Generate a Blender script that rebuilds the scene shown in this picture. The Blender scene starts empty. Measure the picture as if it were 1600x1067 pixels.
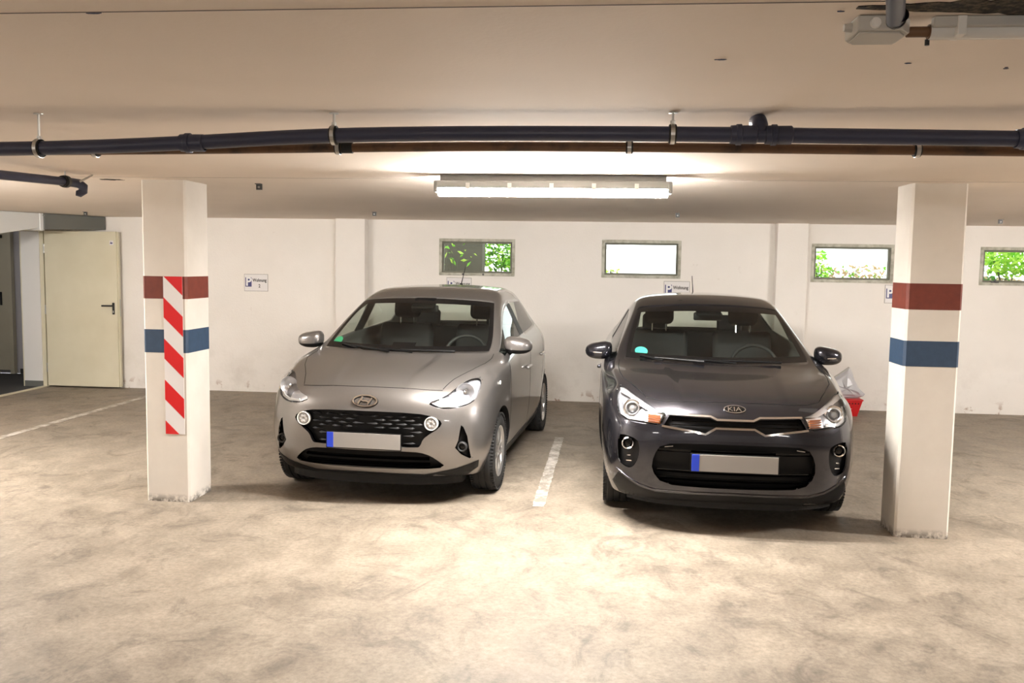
import bpy, bmesh, math, random
from mathutils import Vector, Matrix
from mathutils.bvhtree import BVHTree
from mathutils.geometry import delaunay_2d_cdt

sc = bpy.context.scene
C = sc.collection
PI = math.pi

# ------------------------------------------------------------------ camera
def make_camera():
    yaw, pitch, roll, h = -0.1002, 0.0866, 0.0154, 1.66625
    fw = Vector((math.sin(yaw) * math.cos(pitch), math.cos(yaw) * math.cos(pitch), -math.sin(pitch)))
    r0 = Vector((math.cos(yaw), -math.sin(yaw), 0))
    u0 = r0.cross(fw)
    r = math.cos(roll) * r0 + math.sin(roll) * u0
    u = -math.sin(roll) * r0 + math.cos(roll) * u0
    cam = bpy.data.cameras.new('camera')
    cam.sensor_fit = 'HORIZONTAL'; cam.sensor_width = 36.0
    cam.lens = 1382.89 / 1600 * 36.0
    cam.clip_start = 0.05; cam.clip_end = 200
    o = bpy.data.objects.new('camera', cam)
    m = Matrix((r, u, -fw)).transposed().to_4x4()
    m.translation = Vector((0, 0, h))
    o.matrix_world = m
    C.objects.link(o); sc.camera = o
make_camera()

# ------------------------------------------------------------------ sky, exposure
w = bpy.data.worlds.new('world'); sc.world = w
w.use_nodes = True
bg = w.node_tree.nodes['Background']
bg.inputs['Color'].default_value = (0.93, 0.97, 1.0, 1)      # bright overcast daylight
bg.inputs['Strength'].default_value = 0.9
vs = sc.view_settings
vs.view_transform = 'Standard'; vs.look = 'None'; vs.gamma = 1.0
vs.exposure = 2.46
try: vs.use_curve_mapping = False
except Exception: pass
sc.cycles.max_bounces = 10
sc.cycles.diffuse_bounces = 6
sc.cycles.glossy_bounces = 5
sc.cycles.transmission_bounces = 8
sc.cycles.transparent_max_bounces = 16
sc.cycles.caustics_reflective = False
sc.cycles.caustics_refractive = False
sc.cycles.sample_clamp_indirect = 6.0
sc.cycles.use_denoising = True
LAMP_COL = (1.0, 0.95, 0.895)
LAMP_E, LAMP_E2 = 94.0, 21.0        # emission of the tubes in the parking row and in the lane behind

# ------------------------------------------------------------------ room numbers
D = 10.817           # back wall
ZC = 2.196           # ceiling
XL, XR, YB = -7.14, 11.0, -9.0

# ------------------------------------------------------------------ materials
MATS = {}
def mat(name, col=(.8, .8, .8), rough=.5, metal=0.0, coat=0.0, spec=.5, emit=None, estr=0, trans=0, alpha=1, ior=1.5):
    m = bpy.data.materials.new(name); m.use_nodes = True
    b = m.node_tree.nodes['Principled BSDF']
    b.inputs['Base Color'].default_value = (*col, 1)
    b.inputs['Roughness'].default_value = rough
    b.inputs['Metallic'].default_value = metal
    b.inputs['Coat Weight'].default_value = coat
    b.inputs['Coat Roughness'].default_value = .04
    b.inputs['Specular IOR Level'].default_value = spec
    b.inputs['Transmission Weight'].default_value = trans
    b.inputs['IOR'].default_value = ior
    if emit:
        b.inputs['Emission Color'].default_value = (*emit, 1); b.inputs['Emission Strength'].default_value = estr
    MATS[name] = m
    return m
def nodes(m): return m.node_tree.nodes, m.node_tree.links, m.node_tree.nodes['Principled BSDF']
def tex(m, kind, scale, detail=6, rough=.6, obj=True, vec=None, **kw):
    N, L, b = nodes(m)
    t = N.new('ShaderNodeTex' + kind)
    t.inputs['Scale'].default_value = scale
    if 'Detail' in t.inputs: t.inputs['Detail'].default_value = detail
    if 'Roughness' in t.inputs and kind == 'Noise': t.inputs['Roughness'].default_value = rough
    if vec is None:
        co = N.new('ShaderNodeTexCoord'); vec = co.outputs['Object' if obj else 'Generated']
    L.new(vec, t.inputs['Vector'])
    return t
def ramp(m, sock, stops):
    N, L, b = nodes(m)
    r = N.new('ShaderNodeValToRGB'); e = r.color_ramp.elements
    while len(e) < len(stops): e.new(.5)
    for k, (p, c) in zip(e, stops): k.position = p; k.color = (*c, 1) if len(c) == 3 else c
    L.new(sock, r.inputs['Fac']); return r.outputs['Color']
def mixc(m, fac, a, b_, mode='MIX'):
    N, L, b = nodes(m)
    x = N.new('ShaderNodeMix'); x.data_type = 'RGBA'; x.blend_type = mode
    for i, v in ((0, fac), (6, a), (7, b_)):
        if hasattr(v, 'is_output'): L.new(v, x.inputs[i])
        elif isinstance(v, (int, float)): x.inputs[i].default_value = v
        else: x.inputs[i].default_value = (*v, 1)
    return x.outputs[2]
def bump(m, sock, strength, dist=.01):
    N, L, b = nodes(m)
    x = N.new('ShaderNodeBump'); x.inputs['Strength'].default_value = strength; x.inputs['Distance'].default_value = dist
    L.new(sock, x.inputs['Height']); L.new(x.outputs['Normal'], b.inputs['Normal'])
def base(m, sock):
    N, L, b = nodes(m); L.new(sock, b.inputs['Base Color'])

def zmask(m, z0, z1):
    """1 at world height z0, 0 at z1"""
    N, L, b = nodes(m)
    g = N.new('ShaderNodeNewGeometry'); s = N.new('ShaderNodeSeparateXYZ'); L.new(g.outputs['Position'], s.inputs[0])
    mr = N.new('ShaderNodeMapRange'); mr.inputs['From Min'].default_value = z0; mr.inputs['From Max'].default_value = z1
    mr.inputs['To Min'].default_value = 1; mr.inputs['To Max'].default_value = 0
    L.new(s.outputs['Z'], mr.inputs['Value']); return mr.outputs['Result'], g.outputs['Position']
def mathn(m, op, a, b_):
    N, L, b = nodes(m)
    x = N.new('ShaderNodeMath'); x.operation = op
    for i, v in enumerate((a, b_)):
        if hasattr(v, 'is_output'): L.new(v, x.inputs[i])
        else: x.inputs[i].default_value = v
    return x.outputs[0]

def make_materials():
    # painted masonry wall
    m = mat('wall_paint', (.74, .69, .62), .75)
    n1 = tex(m, 'Noise', 1.3, 5); c = ramp(m, n1.outputs['Fac'], [(.3, (.83, .795, .745)), (.7, (.88, .845, .80))])
    n2 = tex(m, 'Noise', 9, 4); sp = ramp(m, n2.outputs['Fac'], [(.70, (0, 0, 0)), (.76, (1, 1, 1))])
    c = mixc(m, mathn(m, 'MULTIPLY', sp, .25), c, (.52, .45, .38))
    zm, pos = zmask(m, .02, .16)
    n3 = tex(m, 'Noise', 5, 4); pe = ramp(m, n3.outputs['Fac'], [(.60, (0, 0, 0)), (.65, (1, 1, 1))])
    c = mixc(m, mathn(m, 'MULTIPLY', pe, zm), c, (.38, .25, .18))
    zm3, pos = zmask(m, .10, .75); n7 = tex(m, 'Noise', 2.2, 7, .7); sm = ramp(m, n7.outputs['Fac'], [(.48, (0, 0, 0)), (.72, (1, 1, 1))])
    c = mixc(m, mathn(m, 'MULTIPLY', mathn(m, 'MULTIPLY', sm, zm3), .45), c, (.50, .45, .39))
    base(m, c); n4 = tex(m, 'Noise', 45, 3); bump(m, n4.outputs['Fac'], .25, .006)
    # ceiling concrete paint
    m = mat('ceiling_paint', (.70, .64, .57), .8)
    n1 = tex(m, 'Noise', .9, 5); c = ramp(m, n1.outputs['Fac'], [(.3, (.75, .672, .595)), (.7, (.80, .72, .64))])
    base(m, c); n4 = tex(m, 'Noise', 60, 3); bump(m, n4.outputs['Fac'], .12, .004)
    # concrete floor
    m = mat('floor_concrete', (.45, .39, .32), .62)
    n1 = tex(m, 'Noise', .55, 8, .65); c = ramp(m, n1.outputs['Fac'], [(.30, (.22, .195, .165)), (.5, (.40, .365, .315)), (.70, (.54, .50, .44))])
    N, L, b = nodes(m)
    co = N.new('ShaderNodeTexCoord'); mp = N.new('ShaderNodeMapping'); mp.inputs['Scale'].default_value = (1.25, 1, 1); mp.inputs['Rotation'].default_value = (0, 0, .5)
    L.new(co.outputs['Object'], mp.inputs['Vector'])
    n2 = tex(m, 'Noise', 3.5, 8, .7, vec=mp.outputs['Vector']); c2 = ramp(m, n2.outputs['Fac'], [(.36, (.24, .215, .18)), (.62, (.56, .515, .45))])
    c = mixc(m, .5, c, c2)
    n6 = tex(m, 'Noise', 2.1, 9, .72, vec=mp.outputs['Vector']); n6.inputs['Distortion'].default_value = 1.6
    c6 = ramp(m, n6.outputs['Fac'], [(.36, (.60, .60, .60)), (.47, (1.0, 1.0, 1.0)), (.66, (1.16, 1.16, 1.16))]); c = mixc(m, .8, c, c6, 'MULTIPLY')
    n3 = tex(m, 'Noise', 38, 7, .75); c3 = ramp(m, n3.outputs['Fac'], [(.34, (.60, .60, .60)), (.60, (1.12, 1.12, 1.12))])
    c = mixc(m, .65, c, c3, 'MULTIPLY')
    n5 = tex(m, 'Noise', 1.1, 2); d = ramp(m, n5.outputs['Fac'], [(.70, (0, 0, 0)), (.78, (1, 1, 1))])
    c = mixc(m, mathn(m, 'MULTIPLY', d, .45), c, (.15, .125, .10))
    c = mixc(m, 1.0, c, (.66, .605, .55), 'MULTIPLY')
    base(m, c); bump(m, n3.outputs['Fac'], .22, .004)
    rr = ramp(m, n2.outputs['Fac'], [(.3, (.48,) * 3), (.7, (.75,) * 3)]); L.new(rr, b.inputs['Roughness'])
    # columns
    m = mat('column_paint', (.76, .72, .66), .7)
    n1 = tex(m, 'Noise', 3, 6); c = ramp(m, n1.outputs['Fac'], [(.3, (.70, .66, .60)), (.7, (.78, .74, .68))])
    n2 = tex(m, 'Noise', 14, 5, .75); sp = ramp(m, n2.outputs['Fac'], [(.68, (0, 0, 0)), (.72, (1, 1, 1))])
    zm, pos = zmask(m, .02, .55)
    c = mixc(m, mathn(m, 'MULTIPLY', sp, mathn(m, 'MAXIMUM', zm, .12)), c, (.36, .30, .24))
    zm2, pos = zmask(m, .005, .06)
    n3 = tex(m, 'Noise', 18, 5, .7); sp3 = ramp(m, n3.outputs['Fac'], [(.42, (0, 0, 0)), (.55, (1, 1, 1))])
    c = mixc(m, mathn(m, 'MULTIPLY', sp3, zm2), c, (.16, .14, .12))
    base(m, c); bump(m, n2.outputs['Fac'], .15, .005)
    for nm, col in (('band_red', (.17, .032, .018)), ('band_blue', (.030, .062, .118))):
        m = mat(nm, col, .6); n1 = tex(m, 'Noise', 20, 4)
        c = ramp(m, n1.outputs['Fac'], [(.3, tuple(v * .88 for v in col)), (.7, tuple(v * 1.12 for v in col))]); base(m, c)
    mat('sticker_white', (.80, .79, .80), .35); mat('sticker_red', (.66, .012, .015), .35)
    # road paint, worn
    m = mat('line_paint', (.68, .64, .58), .7)
    n1 = tex(m, 'Noise', 9, 7, .75); c = ramp(m, n1.outputs['Fac'], [(.42, (.30, .265, .22)), (.60, (.62, .58, .53))]); base(m, c)
    # door leaf
    m = mat('door_paint', (.70, .655, .50), .42); n1 = tex(m, 'Noise', 2, 3)
    c = ramp(m, n1.outputs['Fac'], [(.3, (.66, .615, .46)), (.7, (.72, .675, .52))]); base(m, c)
    mat('black_plastic', (.012, .012, .013), .35); mat('rubber', (.018, .018, .018), .8)
    m = mat('galvanized', (.62, .63, .62), .45, .35); n1 = tex(m, 'Voronoi', 30); c = ramp(m, n1.outputs['Distance'], [(.0, (.52, .53, .52)), (.6, (.72, .73, .72))]); base(m, c)
    mat('duct_grey', (.17, .175, .16), .6, .3)
    mat('steel', (.55, .55, .53), .35, 1); mat('dark_steel', (.10, .10, .10), .5, .7); mat('chrome', (.85, .85, .86), .08, 1)
    m = mat('pipe_blue', (.035, .038, .062), .38); n1 = tex(m, 'Noise', 4, 4); c = ramp(m, n1.outputs['Fac'], [(.3, (.026, .031, .062)), (.7, (.038, .045, .088))]); base(m, c)
    m = mat('pipe_brown', (.13, .062, .03), .45); n1 = tex(m, 'Noise', 5, 4); c = ramp(m, n1.outputs['Fac'], [(.35, (.03, .02, .014)), (.5, (.14, .07, .032))]); base(m, c)
    mat('plastic_grey', (.50, .49, .46), .5); mat('plastic_white', (.78, .77, .74), .4); mat('tube_glass', (.72, .72, .70), .15)
    mat('lamp_lit', (1, 1, 1), .4, emit=LAMP_COL, estr=LAMP_E); mat('lamp_lit_lane', (1, 1, 1), .4, emit=LAMP_COL, estr=LAMP_E2)
    m = mat('mould', (.02, .018, .013), .95); n1 = tex(m, 'Noise', 60, 5, .7); c = ramp(m, n1.outputs['Fac'], [(.45, (.008, .007, .006)), (.62, (.10, .08, .055))]); base(m, c)
    mat('housing_grey', (.20, .20, .19), .5); mat('lamp_lit_side', (1, 1, 1), .4, emit=LAMP_COL, estr=130.0); mat('lamp_fill_dim', (1, 1, 1), .4, emit=LAMP_COL, estr=5.0)  # the dim one is for the added corridor lamp
    mat('joint_dark', (.16, .14, .13), .8); mat('blue_mark', (.05, .06, .11), .8)
    m = mat('window_frame', (.50, .49, .41), .6); n1 = tex(m, 'Noise', 12, 5); c = ramp(m, n1.outputs['Fac'], [(.35, (.34, .33, .26)), (.6, (.56, .55, .47))]); base(m, c)
    mat('window_inner', (.17, .17, .13), .6)
    mat('sign_white', (.78, .76, .75), .4); mat('sign_blue', (.035, .035, .16), .4); mat('sign_edge', (.30, .28, .26), .5); mat('sign_text', (.05, .045, .04), .5)
    mat('corridor_paint', (.58, .57, .60), .7); mat('corridor_floor', (.05, .05, .05), .8); mat('corridor_white', (.74, .73, .71), .6)
    mat('basket_red', (.60, .01, .012), .35); mat('bag_plastic', (.60, .60, .63), .3)
    mat('lettering_white', (.8, .8, .8), .4)
    mat('earth', (.20, .15, .10), .95); mat('outside_wall', (.075, .068, .052), .9)
    for nm, col in (('leaf_green', (.16, .42, .03)), ('leaf_light', (.40, .60, .09)), ('leaf_dark', (.05, .16, .02)), ('leaf_dry', (.42, .30, .18))):
        m = mat(nm, col, .5); b = m.node_tree.nodes['Principled BSDF']
        N, L, _ = nodes(m); tr = N.new('ShaderNodeBsdfTranslucent'); tr.inputs['Color'].default_value = (*[min(1, v * 1.3) for v in col], 1)
        mx = N.new('ShaderNodeMixShader'); mx.inputs[0].default_value = .45; out = N['Material Output']
        L.new(b.outputs[0], mx.inputs[1]); L.new(tr.outputs[0], mx.inputs[2]); L.new(mx.outputs[0], out.inputs['Surface'])
    # car materials
    def paint(nm, col, flake, rough):
        m = mat(nm, col, rough, .75, 1.0); N, L, b = nodes(m)
        v = tex(m, 'Noise', 900, 2); c = ramp(m, v.outputs['Fac'], [(.35, col), (.7, flake)]); base(m, c)
    paint('paint_silver', (.205, .195, .190), (.29, .276, .268), .30)
    paint('paint_graphite', (.0165, .0165, .0225), (.037, .037, .048), .27)
    mat('car_black', (.005, .005, .0055), .5, spec=.25); mat('gloss_black', (.004, .004, .0045), .08, spec=.4); mat('cabin_dark', (.018, .018, .019), .75)
    mat('cabin_grey', (.16, .16, .155), .8); mat('seat_fabric', (.020, .020, .022), .85); mat('dash_plastic', (.022, .022, .023), .55)
    mat('reflector', (.86, .86, .88), .32, .85); mat('lamp_housing', (.36, .36, .38), .3, .4); mat('amber', (.80, .46, .26), .25)
    mat('lens_grey', (.55, .55, .55), .12, .3)
    mat('plate_white', (.29, .275, .26), .45); mat('plate_blue', (.02, .06, .60), .4); mat('alloy', (.60, .59, .58), .28, .85)
    mat('badge_green', (.05, .50, .25), .5); mat('badge_teal', (.10, .62, .52), .5); mat('mirror_glass', (.5, .5, .5), .03, 1)
    def glass(nm, tint, refl):
        m = bpy.data.materials.new(nm); m.use_nodes = True; N, L = m.node_tree.nodes, m.node_tree.links
        N.remove(N['Principled BSDF'])
        t = N.new('ShaderNodeBsdfTransparent'); t.inputs[0].default_value = (*tint, 1)
        g = N.new('ShaderNodeBsdfGlossy'); g.inputs['Roughness'].default_value = .02
        f = N.new('ShaderNodeLayerWeight'); f.inputs['Blend'].default_value = .5      # same reflection from both sides of the sheet
        p = N.new('ShaderNodeMath'); p.operation = 'POWER'; p.inputs[1].default_value = 5; L.new(f.outputs['Facing'], p.inputs[0])
        q = N.new('ShaderNodeMath'); q.operation = 'MULTIPLY_ADD'; q.inputs[1].default_value = .9; q.inputs[2].default_value = refl; L.new(p.outputs[0], q.inputs[0])
        x = N.new('ShaderNodeMixShader'); L.new(q.outputs[0], x.inputs[0]); L.new(t.outputs[0], x.inputs[1]); L.new(g.outputs[0], x.inputs[2])
        L.new(x.outputs[0], N['Material Output'].inputs['Surface']); MATS[nm] = m
    glass('car_glass', (.80, .86, .81), .07); glass('lens_clear', (.93, .94, .96), .05); glass('pane_glass', (.92, .95, .92), .04)
make_materials()
M = MATS

# ------------------------------------------------------------------ helpers
def link(name, me, mats=(), parent=None, label=None, cat=None, group=None, kind=None, smooth=False, loc=None):
    o = bpy.data.objects.new(name, me); C.objects.link(o)
    for m_ in ([mats] if isinstance(mats, str) else mats): me.materials.append(M[m_])
    if parent is not None: o.parent = parent
    if loc is not None: o.location = loc
    for k, v in (('label', label), ('category', cat), ('group', group), ('kind', kind)):
        if v: o[k] = v
    if smooth: shade(me)
    return o
def shade(me, ang=38):
    for p in me.polygons: p.use_smooth = True
    try: me.set_sharp_from_angle(angle=math.radians(ang))
    except Exception: pass
def empty(name, loc=(0, 0, 0), rz=0, label=None, cat=None, group=None, kind=None):
    o = bpy.data.objects.new(name, None); C.objects.link(o); o.location = loc; o.rotation_euler = (0, 0, rz)
    o.empty_display_size = .1
    for k, v in (('label', label), ('category', cat), ('group', group), ('kind', kind)):
        if v: o[k] = v
    return o
def to_mesh(name, bm):
    me = bpy.data.meshes.new(name); bm.normal_update(); bm.to_mesh(me); bm.free(); return me
def box(bm, x0, x1, y0, y1, z0, z1, mi=0):
    vs_ = [bm.verts.new((x, y, z)) for x in (x0, x1) for y in (y0, y1) for z in (z0, z1)]
    for q in ((0, 1, 3, 2), (4, 6, 7, 5), (0, 4, 5, 1), (2, 3, 7, 6), (0, 2, 6, 4), (1, 5, 7, 3)):
        f = bm.faces.new([vs_[i] for i in q]); f.material_index = mi
    return vs_
def boxme(name, *a, bevel=0, seg=2):
    bm = bmesh.new(); box(bm, *a)
    if bevel: bmesh.ops.bevel(bm, geom=list(bm.edges), offset=bevel, segments=seg, affect='EDGES', profile=.5)
    return to_mesh(name, bm)
def tube(bm, pts, rad, seg=16, cap=True, mi=0):
    """round tube along points; rad a number or one per point"""
    pts = [Vector(p) for p in pts]; n = len(pts)
    rads = [rad] * n if isinstance(rad, (int, float)) else rad
    rings = []; up = None
    for i, p in enumerate(pts):
        t = (pts[min(i + 1, n - 1)] - pts[max(i - 1, 0)])
        if t.length < 1e-9: t = pts[i] - pts[i - 1] if i else pts[1] - p
        t.normalize()
        if up is None: up = Vector((0, 0, 1)) if abs(t.z) < .9 else Vector((0, 1, 0))
        a = up - t * up.dot(t); a.normalize(); b = t.cross(a); up = a
        rings.append([bm.verts.new(p + (a * math.cos(2 * PI * k / seg) + b * math.sin(2 * PI * k / seg)) * rads[i]) for k in range(seg)])
    for i in range(n - 1):
        for k in range(seg):
            f = bm.faces.new((rings[i][k], rings[i][(k + 1) % seg], rings[i + 1][(k + 1) % seg], rings[i + 1][k])); f.material_index = mi
    if cap:
        for rg in (rings[0][::-1], rings[-1]):
            f = bm.faces.new(rg); f.material_index = mi
def tubeme(name, pts, rad, seg=16, cap=True):
    bm = bmesh.new(); tube(bm, pts, rad, seg, cap); bmesh.ops.recalc_face_normals(bm, faces=bm.faces); return to_mesh(name, bm)
def lathe(bm, prof, axis='x', seg=32, org=(0, 0, 0), mi=0):
    """profile of (a along axis, r) swept round the axis"""
    rings = []
    for a, r in prof:
        rg = []
        for k in range(seg):
            t = 2 * PI * k / seg; u, v = r * math.cos(t), r * math.sin(t)
            p = {'x': (a, u, v), 'y': (u, a, v), 'z': (u, v, a)}[axis]
            rg.append(bm.verts.new(Vector(p) + Vector(org)))
        rings.append(rg)
    for i in range(len(prof) - 1):
        for k in range(seg):
            f = bm.faces.new((rings[i][k], rings[i][(k + 1) % seg], rings[i + 1][(k + 1) % seg], rings[i + 1][k])); f.material_index = mi
def latheme(name, prof, axis='x', seg=32, org=(0, 0, 0)):
    bm = bmesh.new(); lathe(bm, prof, axis, seg, org); bmesh.ops.remove_doubles(bm, verts=bm.verts, dist=1e-5)
    bmesh.ops.recalc_face_normals(bm, faces=bm.faces); return to_mesh(name, bm)
def prism(bm, poly, a0, a1, axis='y', mi=0):
    """polygon in the two other axes, extruded along axis"""
    def P(u, v, a): return {'y': (u, a, v), 'x': (a, u, v), 'z': (u, v, a)}[axis]
    A = [bm.verts.new(P(u, v, a0)) for u, v in poly]; B = [bm.verts.new(P(u, v, a1)) for u, v in poly]
    n = len(poly); fs = [bm.faces.new(A), bm.faces.new(B[::-1])]
    for i in range(n): fs.append(bm.faces.new((A[i], B[i], B[(i + 1) % n], A[(i + 1) % n])))
    for f in fs: f.material_index = mi
def prismme(name, poly, a0, a1, axis='y', bevel=0):
    bm = bmesh.new(); prism(bm, poly, a0, a1, axis); bmesh.ops.recalc_face_normals(bm, faces=bm.faces)
    if bevel: bmesh.ops.bevel(bm, geom=list(bm.edges), offset=bevel, segments=2, affect='EDGES', profile=.5)
    return to_mesh(name, bm)
def textme(name, s, size, thick=.001, align='CENTER', bold=0.0):
    cu = bpy.data.curves.new(name, 'FONT'); cu.body = s; cu.size = size; cu.extrude = thick; cu.offset = bold; cu.align_x = align; cu.align_y = 'CENTER'
    o = bpy.data.objects.new(name, cu); C.objects.link(o)
    dg = bpy.context.evaluated_depsgraph_get(); me = bpy.data.meshes.new_from_object(o.evaluated_get(dg))
    bpy.data.objects.remove(o); bpy.data.curves.remove(cu); me.materials.clear(); return me
def xform(me, mtx):
    me.transform(mtx); return me

# ------------------------------------------------------------------ the room shell
def wall_holes(name, u0, u1, z0, z1, holes, y0, y1):
    """wall in the xz plane between depths y0 and y1 with rectangular holes"""
    us = sorted({u0, u1, *[h[0] for h in holes], *[h[1] for h in holes]}); zs = sorted({z0, z1, *[h[2] for h in holes], *[h[3] for h in holes]})
    bm = bmesh.new()
    def hole(i, j):
        if i < 0 or j < 0 or i >= len(us) - 1 or j >= len(zs) - 1: return None
        cu, cz = (us[i] + us[i + 1]) / 2, (zs[j] + zs[j + 1]) / 2
        return any(h[0] < cu < h[1] and h[2] < cz < h[3] for h in holes)
    def q(*p): bm.faces.new([bm.verts.new(v) for v in p])
    for i in range(len(us) - 1):
        for j in range(len(zs) - 1):
            a, b, c, d = us[i], us[i + 1], zs[j], zs[j + 1]
            if not hole(i, j):
                q((a, y0, c), (b, y0, c), (b, y0, d), (a, y0, d)); q((a, y1, d), (b, y1, d), (b, y1, c), (a, y1, c))
                for di, dj, e in ((-1, 0, ((a, y0, c), (a, y0, d), (a, y1, d), (a, y1, c))), (1, 0, ((b, y0, d), (b, y0, c), (b, y1, c), (b, y1, d))),
                                  (0, -1, ((b, y0, c), (a, y0, c), (a, y1, c), (b, y1, c))), (0, 1, ((a, y0, d), (b, y0, d), (b, y1, d), (a, y1, d)))):
                    if hole(i + di, j + dj) is not False: q(*e)
    bmesh.ops.remove_doubles(bm, verts=bm.verts, dist=1e-5)
    return to_mesh(name, bm)

WIN = [(-2.005, -1.068, 1.523, 1.975), (-.012, .935, 1.527, 1.983), (2.455, 3.395, 1.515, 1.968), (4.36, 5.30, 1.512, 1.955)]
def build_room():
    fl = link('floor', boxme('floor', XL, XR, YB, D + .1, -.2, 0), 'floor_concrete', kind='structure')
    ce = link('ceiling', boxme('ceiling', XL - .3, XR, YB, D + .25, ZC, ZC + .25), 'ceiling_paint', kind='structure')
    wb = link('wall_back', wall_holes('wall_back', XL, XR, 0, ZC, WIN, D, D + .25), 'wall_paint', kind='structure')
    link('wall_right', boxme('wall_right', XR, XR + .2, YB, D + .25, 0, ZC), 'wall_paint', kind='structure')
    link('wall_front', boxme('wall_front', XL - .2, XR + .2, YB - .2, YB, 0, ZC), 'wall_paint', kind='structure')
    # left wall with the doorway
    bm = bmesh.new()
    box(bm, XL - .28, XL, YB, 9.60, 0, ZC); box(bm, XL - .28, XL, 10.74, D + .25, 0, ZC); box(bm, XL - .28, XL, 9.60, 10.74, 2.03, ZC)
    link('wall_left', to_mesh('wall_left', bm), 'wall_paint', kind='structure')
    # pilasters on the back wall
    for n, (a, b, d) in enumerate(((-3.27, -2.90, .16), (2.03, 2.385, .13))):
        o = link('trim_%d' % (n + 1), boxme('pilaster', a, b, D - d, D, 0, ZC, bevel=.006), 'wall_paint', kind='structure')
    # parking lines: thin worn paint on the floor
    def line(pts):
        rnd = random.Random(len(pts) + int(pts[0][1] * 10)); bm = bmesh.new(); n = 60
        (xa, ya), (xb, yb), w_ = pts[0], pts[1], .042
        L_, R_ = [], []
        for i in range(n + 1):
            t = i / n; x = xa + (xb - xa) * t; y = ya + (yb - ya) * t
            L_.append((x - w_ + rnd.uniform(-.005, .005), y)); R_.append((x + w_ + rnd.uniform(-.005, .005), y))
        for i in range(n):
            prism(bm, [L_[i], R_[i], R_[i + 1], L_[i + 1]], 0.0, .0022, 'z')
        bmesh.ops.recalc_face_normals(bm, faces=bm.faces)
        return to_mesh('parking_line', bm)
    link('parking_line', line([(-.404, 6.0), (-.376, 8.50)]), 'line_paint', fl, label='worn white bay line between the two cars')
    link('parking_line', line([(-5.50, 7.3), (-5.48, 10.2)]), 'line_paint', fl, label='worn white bay line beside the doorway')
    # ceiling marks
    def blot(name, x, y, rx, ry, m_, seed, lab=None):
        rnd = random.Random(seed); bm = bmesh.new()
        poly = [(x + rx * math.cos(t) * rnd.uniform(.6, 1.1), y + ry * math.sin(t) * rnd.uniform(.6, 1.1)) for t in [2 * PI * k / 26 for k in range(26)]]
        prism(bm, poly, ZC - .0015, ZC + .001, 'z'); bmesh.ops.recalc_face_normals(bm, faces=bm.faces)
        link(name, to_mesh(name, bm), m_, ce, label=lab)
    rnd = random.Random(3); bm = bmesh.new()
    top = []; bot = []
    for k in range(46):
        t = k / 45; x = .50 + t * 1.1; wd = .012 + .10 * min(1, t * 2.2)
        yc = 1.905 + .02 * t
        top.append((x, yc + wd * .72 * rnd.uniform(.7, 1.1))); bot.append((x, yc - wd * rnd.uniform(.6, 1.1)))
    for k in range(45): prism(bm, [top[k], top[k + 1], bot[k + 1], bot[k]], ZC - .002, ZC + .001, 'z')
    bmesh.ops.recalc_face_normals(bm, faces=bm.faces)
    link('mould_patch', to_mesh('mould_patch', bm), 'mould', ce, label='black mouldy strip along the ceiling joint')
    for i, (x, y, rx, ry) in enumerate(((.29, 2.353, .012, .006), (.275, 2.353, .004, .003), (.765, 2.41, .009, .005), (1.035, 2.48, .007, .004), (1.03, 2.465, .005, .003), (.475, 1.93, .008, .004), (-1.11, 1.87, .018, .006))):
        blot('ceiling_mark', x, y, rx, ry, 'blue_mark', i)
    blot('ceiling_hole', -3.30, 5.73, .09, .05, 'mould', 4)
    bm = bmesh.new(); box(bm, -3.5, .55, 1.862, 1.866, ZC - .001, ZC + .001); link('ceiling_joint', to_mesh('ceiling_joint', bm), 'joint_dark', ce)
    bm = bmesh.new(); box(bm, -3.6, 2.6, 5.55, 5.553, ZC - .0008, ZC + .001); link('ceiling_joint', to_mesh('ceiling_joint', bm), 'joint_dark', ce)
    return fl, ce, wb
FLOOR, CEIL, WALLB = build_room()

def build_windows():
    for n, (a, b, z0, z1) in enumerate(WIN):
        root = empty('window_%d' % (n + 1), ((a + b) / 2, D, z0), kind='structure')
        cx, cz = (a + b) / 2, z0
        A, B, H_ = a - cx, b - cx, z1 - z0
        def ring(name, o, i, y0, y1, m_, bev=.004):
            bm = bmesh.new()
            for q in ((A + o, B - o, o, o + i), (A + o, B - o, H_ - o - i, H_ - o), (A + o, A + o + i, o + i, H_ - o - i), (B - o - i, B - o, o + i, H_ - o - i)):
                box(bm, q[0], q[1], y0, y1, q[2], q[3])
            if bev: bmesh.ops.bevel(bm, geom=list(bm.edges), offset=bev, segments=1, affect='EDGES')
            return link(name, to_mesh(name, bm), m_, root)
        ring('window_frame', .0, .036, -.012, .06, 'window_frame')
        ring('sash', .036, .022, .012, .055, 'window_inner')
        link('pane', boxme('pane', A + .056, B - .056, .03, .036, .056, H_ - .056), 'pane_glass', root)
        if n == 3:
            bm = bmesh.new(); box(bm, A + .13, A + .21, -.03, 0, .03, .045); box(bm, A + .16, A + .18, -.03, -.015, .03, .075)
            link('latch', to_mesh('latch', bm), 'dark_steel', root)
        if n == 0:
            for x in (A + .30, A + .55): link('screw', latheme('screw', [(-.018, .0), (-.018, .012), (-.01, .014)], 'y', 12, (x, 0, .018)), 'dark_steel', root)
build_windows()

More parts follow.
